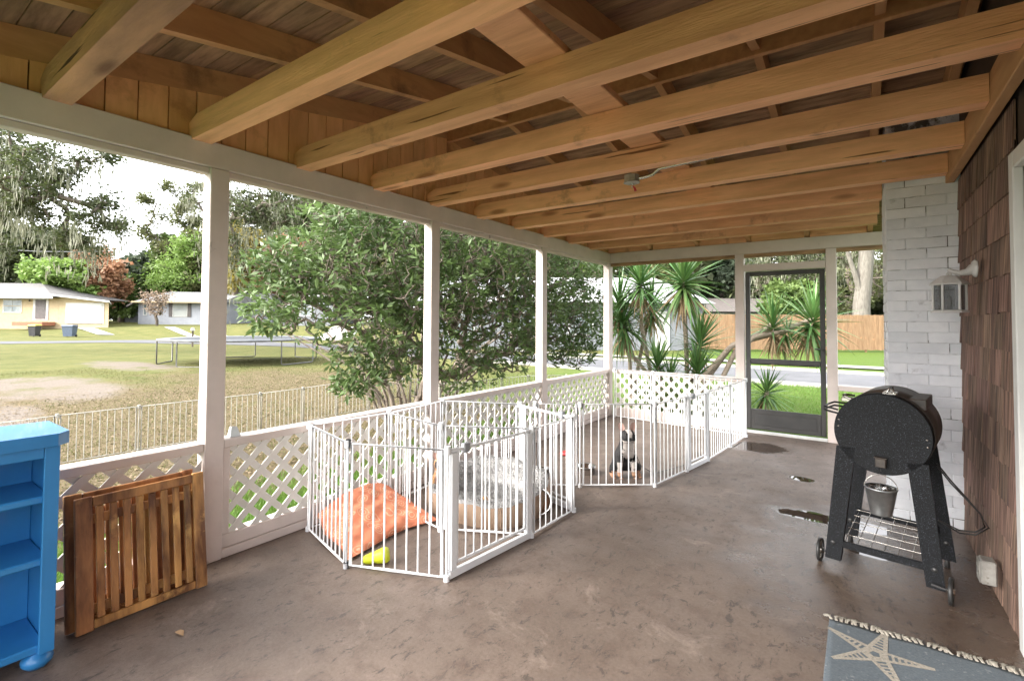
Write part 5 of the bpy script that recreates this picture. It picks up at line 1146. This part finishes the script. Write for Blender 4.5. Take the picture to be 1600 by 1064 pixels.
g = MB(); V = [M @ Vector(p) for p in ((X(206), -.92, Z(484)), (X(216), -.92, Z(478)), (X(224), 4.9, Z(457)), (X(212), 4.9, Z(463)))]; V2 = [v+Vector((0, 0, -.2)) for v in V]; g.add(V+V2, [(0, 1, 2, 3), (7, 6, 5, 4), (0, 4, 5, 1), (1, 5, 6, 2), (2, 6, 7, 3), (3, 7, 4, 0)]); g.build('gable_shade', T['door_dark'], H2)
g = MB(); Bx(g, X(213), X(351), -.95, -.9, Z(479.5), Z(477)); g.build('fascia', T['cream_wall'], H2)
H2b = empty('garden_shed', fr(-52, 70, .8), 'small pale shed between the cream house and the grey blue house', 'shed')
M, Bx = house_local(70, 0, 0); s3 = 70/766.
def X(px): return (px-797)*s3
def Z(py): return 1.323+(506-py)*s3
Bx(MB(), X(190), X(218), 0, 4, .3, Z(481)).build('wall', T['palewall2'], H2b); g = MB(); V = [M @ Vector(p) for p in ((X(188), -.3, Z(481)), (X(202), -.3, Z(477)), (X(219), -.3, Z(480)), (X(188), 4.3, Z(481)), (X(202), 4.3, Z(477)), (X(219), 4.3, Z(480)))]; g.add(V, [(0, 1, 4, 3), (1, 2, 5, 4), (0, 2, 1), (3, 4, 5), (0, 3, 5, 2)]); g.build('roof', T['paleroof'], H2b)
g = MB(); g.bbox(X(193), X(197), -.04, -.01, Z(494), Z(485), .01, M); g.build('window', T['winglass'], H2b)
# white gabled house behind the shrub's left branches
H3 = empty('white_gabled_house', fr(-22, 60, .6), 'white gabled house half hidden behind the large shrub', 'house')
M, Bx = house_local(60, 0, 0); s4 = 60/766.
def X(px): return (px-797)*s4
def Z(py): return 1.323+(505-py)*s4
g = MB(); g.prism([(X(440), .2), (X(520), .2), (X(520), Z(482)), (X(480), Z(468)), (X(440), Z(490))], lambda p: M @ Vector((p[0], 0, p[1])), lambda p: M @ Vector((p[0], 9, p[1]))); g.build('wall', T['palewall2'], H3)
g = MB(); g.prism([(X(434), Z(492)), (X(480), Z(467)), (X(545), Z(468)), (X(545), Z(466)), (X(480), Z(464.5)), (X(434), Z(489.5))], lambda p: M @ Vector((p[0], -.4, p[1])), lambda p: M @ Vector((p[0], 9.5, p[1]))); g.build('roof', T['whiteroof'], H3)
win(H3, M, X(470), X(486), Z(497), Z(484), T['whitewall'], T['winglass'])
H4 = empty('blue_house_wing', fr(-33, 68, .6), 'pale roofed low house glimpsed right of the tall left post', 'house')
M, Bx = house_local(68, 0, 0); s5 = 68/766.
def X(px): return (px-797)*s5
def Z(py): return 1.323+(506-py)*s5
Bx(MB(), X(352), X(425), 0, 8, .2, Z(478)).build('wall', T['bluewall'], H4)
g = MB(); g.prism([(X(350), Z(479)), (X(430), Z(479)), (X(424), Z(464)), (X(356), Z(464))], lambda p: M @ Vector((p[0], -.5, p[1])), lambda p: M @ Vector((p[0], 8.5, p[1]))); g.build('roof', T['paleroof'], H4)
win(H4, M, X(375), X(392), Z(498), Z(484), T['whitewall'], T['winglass'])
# long white house across the street
H5 = empty('white_house', fr(4, 30, -.3), 'long white house with bright white roof behind the yuccas across the street', 'house')
M, Bx = house_local(29, 0, 0); s6 = 29/766.
def X(px): return (px-797)*s6
def Z(py): return 1.323+(501.5-py)*s6
Bx(MB(), X(660), X(1100), 0, 9, -.4, Z(472)).build('wall', T['palewall2'], H5)
g = MB(); V = [M @ Vector(p) for p in ((X(650), -.8, Z(470)), (X(1110), -.8, Z(472)), (X(1062), 5, Z(420)), (X(700), 5, Z(420)), (X(650), 10, Z(470)), (X(1110), 10, Z(472)))]; g.add(V, [(0, 1, 2, 3), (3, 2, 5, 4), (0, 3, 4), (1, 5, 2), (0, 4, 5, 1)]); g.build('roof', T['whiteroof'], H5)
for a, b in ((700, 740), (800, 835), (890, 925)): win(H5, M, X(a), X(b), Z(520), Z(488), T['whitewall'], T['winglass'])
g = MB(); g.bbox(X(1024), X(1046), -.06, 0, Z(546), Z(484), .01, M); g.build('door', T['whitewall'], H5)
H6 = empty('brown_roofed_house', fr(22, 50, -.3), 'low house with a brown grey roof beyond the wood fence', 'house')
M, Bx = house_local(50, 0, 0); s7 = 50/766.
def X(px): return (px-797)*s7
def Z(py): return 1.323+(500.5-py)*s7
Bx(MB(), X(1085), X(1295), 0, 8, -.2, Z(484)).build('wall', T['palewall2'], H6)
g = MB(); V = [M @ Vector(p) for p in ((X(1080), -.8, Z(483)), (X(1300), -.8, Z(483)), (X(1290), 4, Z(459)), (X(1095), 4, Z(459)), (X(1080), 9, Z(483)), (X(1300), 9, Z(483)))]; g.add(V, [(0, 1, 2, 3), (3, 2, 5, 4), (0, 3, 4), (1, 5, 2), (0, 4, 5, 1)]); g.build('roof', T['brownroof'], H6)
for a, b in ((1110, 1130), (1160, 1185)): win(H6, M, X(a), X(b), Z(496), Z(487), T['whitewall'], T['winglass'])
# wood privacy fence
wf = empty('wood_fence', fr(15, 28, -.2), 'new light cedar privacy fence across the street behind the screen door', 'fence')
T['cedar'] = mat('new_cedar_board', (.15, .085, .042), (.215, .135, .072), .8, 2, (8, 8, 1), bump=.2, rv=.12, spot=(.3, .16, .08), spot_scale=6)
M, _b = house_local(28, 0, 0); pk = MB(); pk.bbox(0, .137, 0, .02, 0, 2.0, .006); pk = pk.mesh('fence_board', T['cedar']); x = (1090-797)*28/766.; i = 0
while x < (1500-797)*28/766.:
    q = M @ Vector((x, 0, 0)); zt_ = 1.82+.012*math.sin(i*1.7); o_ = link('fence_board', pk, wf); o_.matrix_local = Matrix.Translation(-WLOC[wf.name]) @ M @ Matrix.Translation((x, rnd.uniform(0, .006), zt_-2.0)); x += .142; i += 1
g = MB(); Lx = (1500-1090)*28/766.; x0_ = (1090-797)*28/766.
for z in (.1, .85, 1.6): g = MB(); g.bbox(x0_, x0_+Lx, .022, .06, z, z+.09, .005, M); g.build('fence_rail', T['cedar'], wf)
for k in range(7): g = MB(); g.bbox(x0_+k*2.4, x0_+k*2.4+.09, .061, .15, -.4, 1.75, .005, M); g.build('fence_post', T['cedar'], wf)
# driveway strips, walk and apron
def slab(name, pts, dz=.03, m='concrete'):
    mb = MB(); V = []; n_ = len(pts); 
    a, b, c, d = [Vector(p) for p in pts]; k = 8
    for i in range(k+1):
        t = i/k
        for q in (a.lerp(d, t), b.lerp(c, t)): V.append((q.x, q.y, gh(q)+dz))
    mb.add(V, [(2*i, 2*i+1, 2*i+3, 2*i+2) for i in range(k)]); return tag(mb.build(name, T[m]), kind='structure')
T['whiteconc'] = mat('new_white_concrete', (.30, .295, .28), (.36, .355, .34), .8, 3, bump=.05)
slab('driveway_apron', [fr(-29.0, 44.0), fr(-24.0, 44.6), fr(-26.6, 47.2), fr(-30.6, 46.6)], .06, 'whiteconc')
slab('driveway_strip', [fr(-30.4, 46.6), fr(-29.4, 46.6), fr(-36.6, 53.6), fr(-37.8, 53.6)], .06, 'whiteconc'); slab('driveway_strip', [fr(-27.8, 47.0), fr(-26.9, 47.0), fr(-32.2, 53.6), fr(-33.6, 53.6)], .06, 'whiteconc')
slab('garden_walk', [fr(-40.3, 48.0), fr(-38.6, 48.0), fr(-44.5, 52.4), fr(-46.2, 52.4)], .06, 'whiteconc')
slab('driveway', [fr(-17, 40), fr(-13.5, 40), fr(-17, 56), fr(-20, 56)], .05, 'whiteconc')

# wheeled bins
T['bin'] = mat('dark_bin_plastic', (.03, .03, .032), (.045, .045, .05), .5, 5, bump=.05); T['binblue'] = mat('slate_blue_bin_plastic', (.06, .085, .13), (.08, .11, .16), .5, 5, bump=.05); T['yellow'] = mat('yellow_lid_plastic', (.6, .47, .05), (.66, .52, .07), .5, 5, bump=0)
def bin_(px, d, body, lid, label, w=.62):
    q = gpt(px, d); root = empty('wheeled_bin', q, label, 'rubbish bin', 'wheeled bins on the verge of the cream house'); M = Matrix.Translation(q) @ Matrix.Rotation(YAW+R(8), 4, 'Z')
    h_ = 1.02
    mb = MB(); a, b = w*.40, w*.5; V = [M @ Vector(p) for p in ((-a, -.28, .06), (a, -.28, .06), (a, .26, .06), (-a, .26, .06), (-b, -.36, h_), (b, -.36, h_), (b, .36, h_), (-b, .36, h_))]; mb.add(V, [(0, 3, 2, 1), (4, 5, 6, 7), (0, 1, 5, 4), (1, 2, 6, 5), (2, 3, 7, 6), (3, 0, 4, 7)]); mb.bbox(-b-.02, b+.02, -.38, .38, h_-.09, h_-.02, .01, M); mb.build('body', T[body], root)
    mb = MB(); V = [M @ Vector(p) for p in ((-b-.03, -.40, h_+.0), (b+.03, -.40, h_), (b+.03, .40, h_+.02), (-b-.03, .40, h_+.02), (-b+.02, -.33, h_+.09), (b-.02, -.33, h_+.09), (b-.02, .36, h_+.11), (-b+.02, .36, h_+.11))]; mb.add(V, [(0, 3, 2, 1), (4, 5, 6, 7), (0, 1, 5, 4), (1, 2, 6, 5), (2, 3, 7, 6), (3, 0, 4, 7)]); mb.build('lid', T[lid], root)
    for sx in (-1, 1): mb = MB(); mb.lathe([(0, -.03), (.12, -.03), (.13, 0), (.12, .03), (0, .03)], M @ Vector((sx*a*1.05, .26, .13)), 14, M.to_3x3().to_4x4() @ Matrix.Rotation(R(90), 4, 'Y')); mb.build('wheel', T['black'], root)
    mb = MB(); mb.tube([M @ Vector((-b*.7, .42, h_-.02)), M @ Vector((b*.7, .42, h_-.02))], .02, 6); mb.build('handle', T[body], root)
bin_(55, 45.5, 'bin', 'yellow', 'black wheeled bin with a yellow lid standing on the grass verge'); bin_(110, 45.5, 'binblue', 'binblue', 'slate blue wheeled bin in front of the cream garage', .9)
# letterbox on a post
lb = empty('letterbox', gpt(302, 30), 'small white letterbox on a post beyond the trampoline', 'letterbox'); q = gpt(302, 30); M = Matrix.Translation(q) @ Matrix.Rotation(YAW+R(35), 4, 'Z')
mb = MB(); mb.bbox(-.05, .05, -.05, .05, 0, .98, .01, M); mb.build('post', T['bark'], lb); mb = MB(); mb.prism([(-.1, .98), (.1, .98), (.1, 1.1), (.06, 1.17), (-.06, 1.17), (-.1, 1.1)], lambda p: M @ Vector((p[0], -.25, p[1])), lambda p: M @ Vector((p[0], .25, p[1]))); mb.build('box', T['whitewall'], lb)
# trampoline
tc_ = at(381, 531, 19.2); tr_ = empty('trampoline', (tc_.x, tc_.y, G0), 'large round trampoline with dark mat and grey legs on the lawn', 'trampoline'); Rt = 2.75; zt_ = .62
T['mat'] = mat('trampoline_mat', (.03, .035, .04), (.045, .05, .06), .95, 4, bump=.05); T['galvtube'] = mat('galvanised_tube', (.10, .10, .095), (.16, .155, .15), .5, 6, bump=.05, metal=.3); T['pad'] = mat('grey_spring_pad', (.12, .13, .145), (.16, .17, .18), .9, 4, bump=.05)
mb = MB(); mb.lathe([(0, zt_), (Rt-.35, zt_)], (tc_.x, tc_.y, 0), 48); mb.lathe([(0, zt_-.01), (Rt-.35, zt_-.01), (Rt-.35, zt_)], (tc_.x, tc_.y, 0), 48); mb.build('mat', T['mat'], tr_)
mb = MB(); mb.lathe([(Rt-.36, zt_+.006), (Rt-.1, zt_+.03), (Rt+.03, zt_+.012), (Rt+.03, zt_-.012), (Rt-.34, zt_-.012)], (tc_.x, tc_.y, 0), 48); mb.build('spring_pad', T['pad'], tr_)
mb = MB(); mb.tube([(tc_.x+Rt*math.cos(a), tc_.y+Rt*math.sin(a), zt_-.03) for a in [2*math.pi*i/40 for i in range(41)]], .025, 6); mb.build('ring_frame', T['galvtube'], tr_)
for k in range(5):
    a = 2*math.pi*k/5+.3; da = .30; p0 = Vector((tc_.x+Rt*math.cos(a-da), tc_.y+Rt*math.sin(a-da), 0)); p1 = Vector((tc_.x+Rt*math.cos(a+da), tc_.y+Rt*math.sin(a+da), 0)); g0 = gh(tc_)
    mb = MB(); mb.tube([p0+Vector((0, 0, zt_-.03)), p0+Vector((0, 0, g0+.06)), p0.lerp(p1, .05)+Vector((0, 0, g0+.025)), p0.lerp(p1, .95)+Vector((0, 0, g0+.025)), p1+Vector((0, 0, g0+.06)), p1+Vector((0, 0, zt_-.03))], .024, 6); mb.build('leg', T['galvtube'], tr_)

# wire pet fence on the lawn outside the openings
of = empty('wire_fence', (-4.4, 4, G0), 'low weathered white wire pet fence on the lawn outside the left openings', 'wire fence')
FP = [(-4.02, .2), (-4.28, .95), (-4.36, 1.55), (-4.33, 2.30), (-4.30, 3.05), (-4.24, 3.75), (-4.28, 4.45), (-4.40, 5.15), (-4.38, 5.80), (-4.02, 6.30), (-3.35, 6.50), (-2.95, 6.15), (-2.72, 6.80), (-2.62, 7.50), (-2.45, 8.15), (-1.9, 8.7)]
for i in range(len(FP)-1): gate_panel(of, FP[i], FP[i+1], h=.56, z0=G0+.01, pitch=.072, m='gatecream', r=.0042, ends=(False, True), rail=.0055)

# ------------------------------------------------------------------ large laurel like shrub
sh = empty('large_shrub', (-3.9, 6.3, G0), 'large many stemmed evergreen shrub with long glossy leaves outside the middle openings', 'shrub')
tgs = []; 
SB = bl((600, 420, 6.6, .95, .75, .8), (700, 430, 7.0, 1.1, .9, .8), (520, 430, 6.3, .8, .55, .7), (800, 430, 7.6, 1.1, .9, .8), (450, 480, 5.9, .55, .35, .5), (650, 340, 6.8, 1.2, .6, .8), (780, 350, 7.6, 1.2, .7, .8), (900, 440, 8.6, 1.0, 1.0, .7), (560, 520, 6.0, .55, .5, .5), (900, 520, 8.4, .8, .6, .6), (640, 520, 6.8, .7, .5, .6), (780, 540, 7.6, .9, .45, .6), (430, 500, 5.4, .35, .18, .35), (540, 360, 6.4, .8, .35, .6), (430, 430, 6.0, .5, .3, .4), (560, 600, 5.7, .25, .2, .3), (860, 420, 8.0, .9, .5, .6), (740, 380, 7.2, 1.0, .5, .7), (850, 540, 8.0, .8, .35, .6), (560, 340, 6.5, .7, .3, .5), (610, 570, 6.2, .4, .3, .4), (720, 570, 6.9, .6, .4, .5), (840, 480, 8.0, .9, .6, .6), (760, 480, 7.4, .9, .6, .6), (920, 480, 8.7, .7, .8, .6), (660, 470, 6.8, .9, .6, .6), (860, 380, 8.2, .8, .6, .6), (470, 400, 6.1, .45, .3, .4))
wts = np.array([b[1][0]*b[1][2]*b[1][1] for b in SB])**.6; wts /= wts.sum()
NS = 8600
ii = nr.choice(len(SB), NS, p=wts); dd = nr.normal(size=(NS, 3)); dd /= np.linalg.norm(dd, axis=1, keepdims=True); rr = nr.uniform(.1, 1, (NS, 1))**.45
tgs = np.array([list(SB[i][0]) for i in ii]) + dd*rr*np.array([SB[i][1] for i in ii]); tgs = tgs[(tgs[:, 2] > -.1) & (tgs[:, 0] < -.75)]
sr = []; stems = []; SP = []; Spar = []
for i in range(20):
    a = (i-9.5)/9.5; q = np.array([-3.72+math.cos(YAW)*a*.52+rnd.uniform(-.1, .1), 6.32+math.sin(YAW)*a*.52+rnd.uniform(-.25, .25), G0]); sr.append(q)
    lx = a*rnd.uniform(.5, 1.1)+rnd.uniform(-.15, .15); ly = rnd.uniform(-.25, .25); j = -1-i; p_ = q.copy()
    for k in range(1, 8):
        p_ = p_+np.array([math.cos(YAW)*lx*.14*k**.5-math.sin(YAW)*ly*.1+rnd.uniform(-.035, .035), math.sin(YAW)*lx*.14*k**.5+math.cos(YAW)*ly*.1+rnd.uniform(-.035, .035), .25*(1-.05*abs(a)*k)]); stems.append((i, k, p_.copy()))
arrT = np.concatenate([np.array([s[2] for s in stems]), tgs]); A, par, rd = grow(sr, arrT, .10, .0015, .5, .05)
hs_ = np.clip((A[:, 2]-G0)/2.2, 0, 1); low = np.array([k for k in range(len(A)) if A[k, 2] < 1.35 and np.hypot(A[k, 0]+3.72, A[k, 1]-6.32) < .95]); rd[low] = np.maximum(rd[low], .0045)
twig_mesh('stems', A, par, rd, mat('laurel_bark', (.12, .095, .075), (.24, .20, .16), .9, 8, bump=.4), sh, 5)
for i in range(20):
    pts = [Vector(sr[i])-Vector((0, 0, .05))]+[Vector(p) for (j, k, p) in stems if j == i]; r0 = rnd.uniform(.02, .042)
    g = MB(); g.tube(pts, [r0*(1-.09*k) for k in range(len(pts))], 7); g.build('stem', bpy.data.materials['laurel_bark'], sh)
# whorls of leaves at twig ends
ends = np.array([i for i in range(len(A)) if i not in set(par) and i > 10]); E_ = A[ends]; Dn = E_-A[[par[i] for i in ends]]; Dn /= np.linalg.norm(Dn, axis=1, keepdims=True)+1e-9
K7 = 10; P = np.repeat(E_, K7, 0)+nr.normal(size=(len(E_)*K7, 3))*.03; D = np.repeat(Dn, K7, 0)*.5+nr.normal(size=(len(E_)*K7, 3))*.75; D[:, 2] *= .7
dcam = np.linalg.norm(P-CAM, axis=1); ordr = np.argsort(dcam); near_i, far_i = ordr[:300], ordr[300:]
leaf_cloud('foliage', P[far_i], .105, .034, LM['laurel'], sh, D=D[far_i])
lm_ = []
for v in range(4):
    mb = MB(); L_ = .125; bend = .02+.01*v; V = [(0, 0, 0), (L_*.35, .02, .006-bend*.2), (L_*.35, 0, -.003-bend*.2), (L_*.35, -.02, .006-bend*.2), (L_*.75, .014, -bend*.7), (L_*.75, 0, -.006-bend*.7), (L_*.75, -.014, -bend*.7), (L_, 0, -bend*1.5)]
    mb.add(V, [(0, 2, 1), (0, 3, 2), (1, 2, 5, 4), (2, 3, 6, 5), (4, 5, 7), (5, 6, 7)], True); lm_.append(mb.mesh('leaf', LM['laurel']))
for i in near_i:
    d_ = Vector(D[i]).normalized(); o_ = link('leaf', lm_[i % 4], sh); o_.matrix_local = Matrix.Translation(Vector(P[i])-WLOC[sh.name]) @ d_.to_track_quat('X', 'Z').to_matrix().to_4x4() @ Matrix.Rotation(rnd.uniform(-.7, .7), 4, 'X') @ Matrix.Scale(rnd.uniform(.8, 1.15), 4)

# ------------------------------------------------------------------ yuccas
T['yucca'] = mat('yucca_blade', (.05, .12, .03), (.12, .22, .06), .45, 3, bump=.05, trans=.15, rv=.25, hue=.02); T['yucca_dead'] = mat('dead_yucca_blade', (.26, .17, .09), (.46, .34, .2), .9, 5, bump=.1, rv=.25, trans=.1); T['yucca_bark'] = mat('yucca_stem_bark', (.20, .16, .12), (.34, .28, .22), .9, 8, (2, 2, 4), bump=.8)
BL_ = {}
for nm, m_ in (('leaf', 'yucca'), ('dead_leaf', 'yucca_dead')):
    BL_[nm] = []
    for v in range(5):
        L_ = .56; dr = (.02, .06, .14, .26, .10)[v]; mb = MB(); V = []; k = 5
        for i in range(k+1):
            t = i/k; w = .019*(math.sin(math.pi*min(1, t*.8+.12))**.6)*(1-t**3)+.0008; x = L_*t; z = -dr*t*t
            V += [(x, w, z+.006*(1-t)), (x, 0, z-.004*(1-t)), (x, -w, z+.006*(1-t))]
        mb.add(V, [f for i in range(k) for f in ((i*3, i*3+3, i*3+4, i*3+1), (i*3+1, i*3+4, i*3+5, i*3+2))], True); BL_[nm].append(mb.mesh(nm, T[m_]))
def rosette(root, c, axis, n=58, dead=14, s=1.0, up0=.15, up1=2.0, deadlen=1.0):
    s *= 1.28; n = int(n*1.5); dead = int(dead*1.4)
    c = Vector(c); ax = Vector(axis).normalized(); q = ax.to_track_quat('Z', 'Y').to_matrix()
    for k in range(n):
        t = (k+.5)/n; th = up0+(up1-up0)*t**.85+rnd.uniform(-.1, .1); ph = k*2.399+rnd.uniform(-.2, .2)
        d_ = q @ Vector((math.sin(th)*math.cos(ph), math.sin(th)*math.sin(ph), math.cos(th))); o_ = link('leaf', BL_['leaf'][min(4, int(t*4.2))], root)
        o_.matrix_local = Matrix.Translation(c-ax*(.16*s*t)+d_*.02-WLOC[root.name]) @ d_.to_track_quat('X', 'Z').to_matrix().to_4x4() @ Matrix.Rotation(rnd.uniform(-.3, .3), 4, 'X') @ Matrix.Scale(s*rnd.uniform(.8, 1.12), 4)
    for k in range(dead):
        ph = k*2.399; th = 2.4+rnd.uniform(-.25, .45); d_ = Vector((math.sin(th)*math.cos(ph), math.sin(th)*math.sin(ph), math.cos(th))); o_ = link('dead_leaf', BL_['dead_leaf'][rnd.randrange(5)], root)
        o_.matrix_local = Matrix.Translation(c-ax*(.14+rnd.uniform(0, .16)*s)-WLOC[root.name]) @ d_.to_track_quat('X', 'Z').to_matrix().to_4x4() @ Matrix.Rotation(rnd.uniform(-1, 1), 4, 'X') @ Matrix.Scale(s*rnd.uniform(.6, .95)*deadlen, 4)
def yucca(label, base, stems):
    root = empty('yucca', base, label, 'yucca plant', 'yuccas beyond the far lattice')
    for path, c_args in stems:
        mb = MB(); pts = [Vector(base)+Vector((rnd.uniform(-.05, .05), rnd.uniform(-.05, .05), 0))]+[Vector(p) for p in path]; mb.tube(pts, [.04]*(len(pts)-1)+[.03], 8); mb.build('stem', T['yucca_bark'], root)
        rosette(root, pts[-1], (pts[-1]-pts[-2]) if 'ax' not in c_args else c_args['ax'], **{k: v for k, v in c_args.items() if k != 'ax'})
def yb(px, d): q = at(px, 500, d); return Vector((q.x, q.y, G0))
yucca('tall yucca with drooping leaf heads just right of the corner post', yb(1040, 9.2), [([at(1020, 590, 9.2), at(1003, 510, 9.3), at(1000, 436, 9.3)], dict(n=64, dead=16, s=1.0, ax=(0, 0, 1))), ([at(1030, 600, 9.3), at(990, 555, 9.4), at(972, 500, 9.5)], dict(n=60, dead=22, s=.95, up0=.4, up1=2.3))])
yucca('tallest yucca with a wide leaf head near the middle of the far wall', yb(1078, 8.6), [([at(1074, 560, 8.6), at(1070, 490, 8.6), at(1067, 431, 8.6)], dict(n=74, dead=30, s=1.1, ax=(0, 0, 1), up1=2.2)), ([at(1082, 590, 8.5), at(1090, 562, 8.5), at(1094, 530, 8.5)], dict(n=46, dead=10, s=.9, up1=1.5))])
yucca('low yucca clump of stiff upright leaves behind the far lattice', yb(1045, 8.3), [([at(1034, 596, 8.3), at(1028, 566, 8.3)], dict(n=34, dead=0, s=.8, up1=1.2, ax=(0, 0, 1))), ([at(1092, 600, 8.2), at(1092, 575, 8.2)], dict(n=34, dead=0, s=.8, up1=1.2, ax=(0, 0, 1))), ([at(1050, 600, 8.2), at(1048, 588, 8.2)], dict(n=24, dead=0, s=.7, up1=1.3, ax=(0, 0, 1)))])
yucca('leaning yucca whose long stem crosses behind the screen door', yb(1092, 8.0), [([at(1100, 585, 8.0), at(1140, 540, 7.9), at(1195, 512, 7.8), at(1208, 500, 7.8)], dict(n=44, dead=26, s=.78, ax=(0, 0, 1), up1=1.5)), ([at(1105, 590, 8.1), at(1145, 535, 8.0), at(1220, 514, 7.9), at(1272, 492, 7.8)], dict(n=64, dead=18, s=.95, ax=(.3, 0, 1), up1=2.3)), ([at(1150, 545, 7.9), at(1180, 522, 7.8), at(1232, 512, 7.7)], dict(n=26, dead=22, s=.6, ax=(.2, -.2, .3), up0=.9, up1=2.6))])
yucca('bushy yucca with crowded drooping heads half hidden by the corner post', yb(985, 9.6), [([at(985, 560, 9.6), at(975, 520, 9.6), at(968, 470, 9.6)], dict(n=50, dead=26, s=.95, ax=(0, 0, 1), up1=2.5)), ([at(1000, 560, 9.7), at(1012, 500, 9.7), at(1018, 470, 9.7)], dict(n=44, dead=20, s=.9, ax=(0, 0, 1), up1=2.4))])
yucca('low spiky yucca beyond the screen door kick panel', yb(1190, 7.7), [([at(1196, 640, 7.7), at(1200, 606, 7.7)], dict(n=58, dead=26, s=.62, ax=(.25, 0, 1), up1=2.3))])
# broad leaved plants low behind the far lattice
pw = empty('low_plants', on(1060, 630, G0), 'low broad leaved green plants seen through the far lattice', 'plant')
P = np.array([list(Vector((rnd.uniform(.1, 1.5), rnd.uniform(6.9, 7.6), G0+rnd.uniform(.05, .7)))) for _ in range(700)]); leaf_cloud('foliage', P, .16, .06, LM['green'], pw, up=.8)

# grass blades and leaf litter near the porch
T['grassblade'] = leafm('grass_blade', (.06, .14, .015), (.13, .22, .035), .3, 3); T['litter'] = mat('leaf_litter', (.095, .068, .036), (.19, .14, .08), .9, 1.5, bump=0, detail=10, ramp=(.4, .6))
n = 60000; P = np.stack([-.14-2.0*nr.uniform(0, 1, n)**1.3, nr.uniform(-1.2, 8, n), np.zeros(n)], 1); P[:, 2] = G0; D = nr.normal(size=(n, 3))*.35; D[:, 2] = 1
leaf_cloud('grass', P, .055, .006, T['grassblade'], None, D=D)
n = 26000; P = np.stack([nr.uniform(.0, 5, n), 6.75+8.0*nr.uniform(0, 1, n)**1.5, np.zeros(n)], 1); P[:, 2] = G0; D = nr.normal(size=(n, 3))*.4; D[:, 2] = 1
leaf_cloud('grass', P, .06, .009, T['grassblade'], None, D=D)
n = 16000; x_ = -1.9-9*nr.uniform(0, 1, n)**1.2; y_ = nr.uniform(-2, 8.5, n); P = np.stack([x_, y_, gz(x_, y_)+.012], 1); D = nr.normal(size=(n, 3)); D[:, 2] *= .12
leaf_cloud('leaf_litter', P, .045, .024, T['litter'], None, D=D, up=2.5)

n = 90000; x_ = -2.4-15*nr.uniform(0, 1, n)**1.25; y_ = nr.uniform(-1, 13, n)
keep = np.ones(n, bool)
for cx_, cy_, rx_, ry_ in ((-13, 3.2, 3.4, 1.4), (-18, 6.3, 4, 1.2), (-9.5, 1.6, 2.2, .85)): keep &= ((x_-cx_)/rx_)**2+((y_-cy_)/ry_)**2+nr.normal(size=n)*.25 > 1
x_, y_ = x_[keep], y_[keep]; n = len(x_); P = np.stack([x_, y_, gz(x_, y_)], 1); D = nr.normal(size=(n, 3))*.8; D[:, 2] = 1
T['dryblade'] = mat('dry_grass_blade', (.085, .10, .03), (.155, .135, .06), .9, .9, bump=0, trans=.25, detail=8, ramp=(.35, .65))
leaf_cloud('grass', P, .04, .009, T['dryblade'], None, D=D)
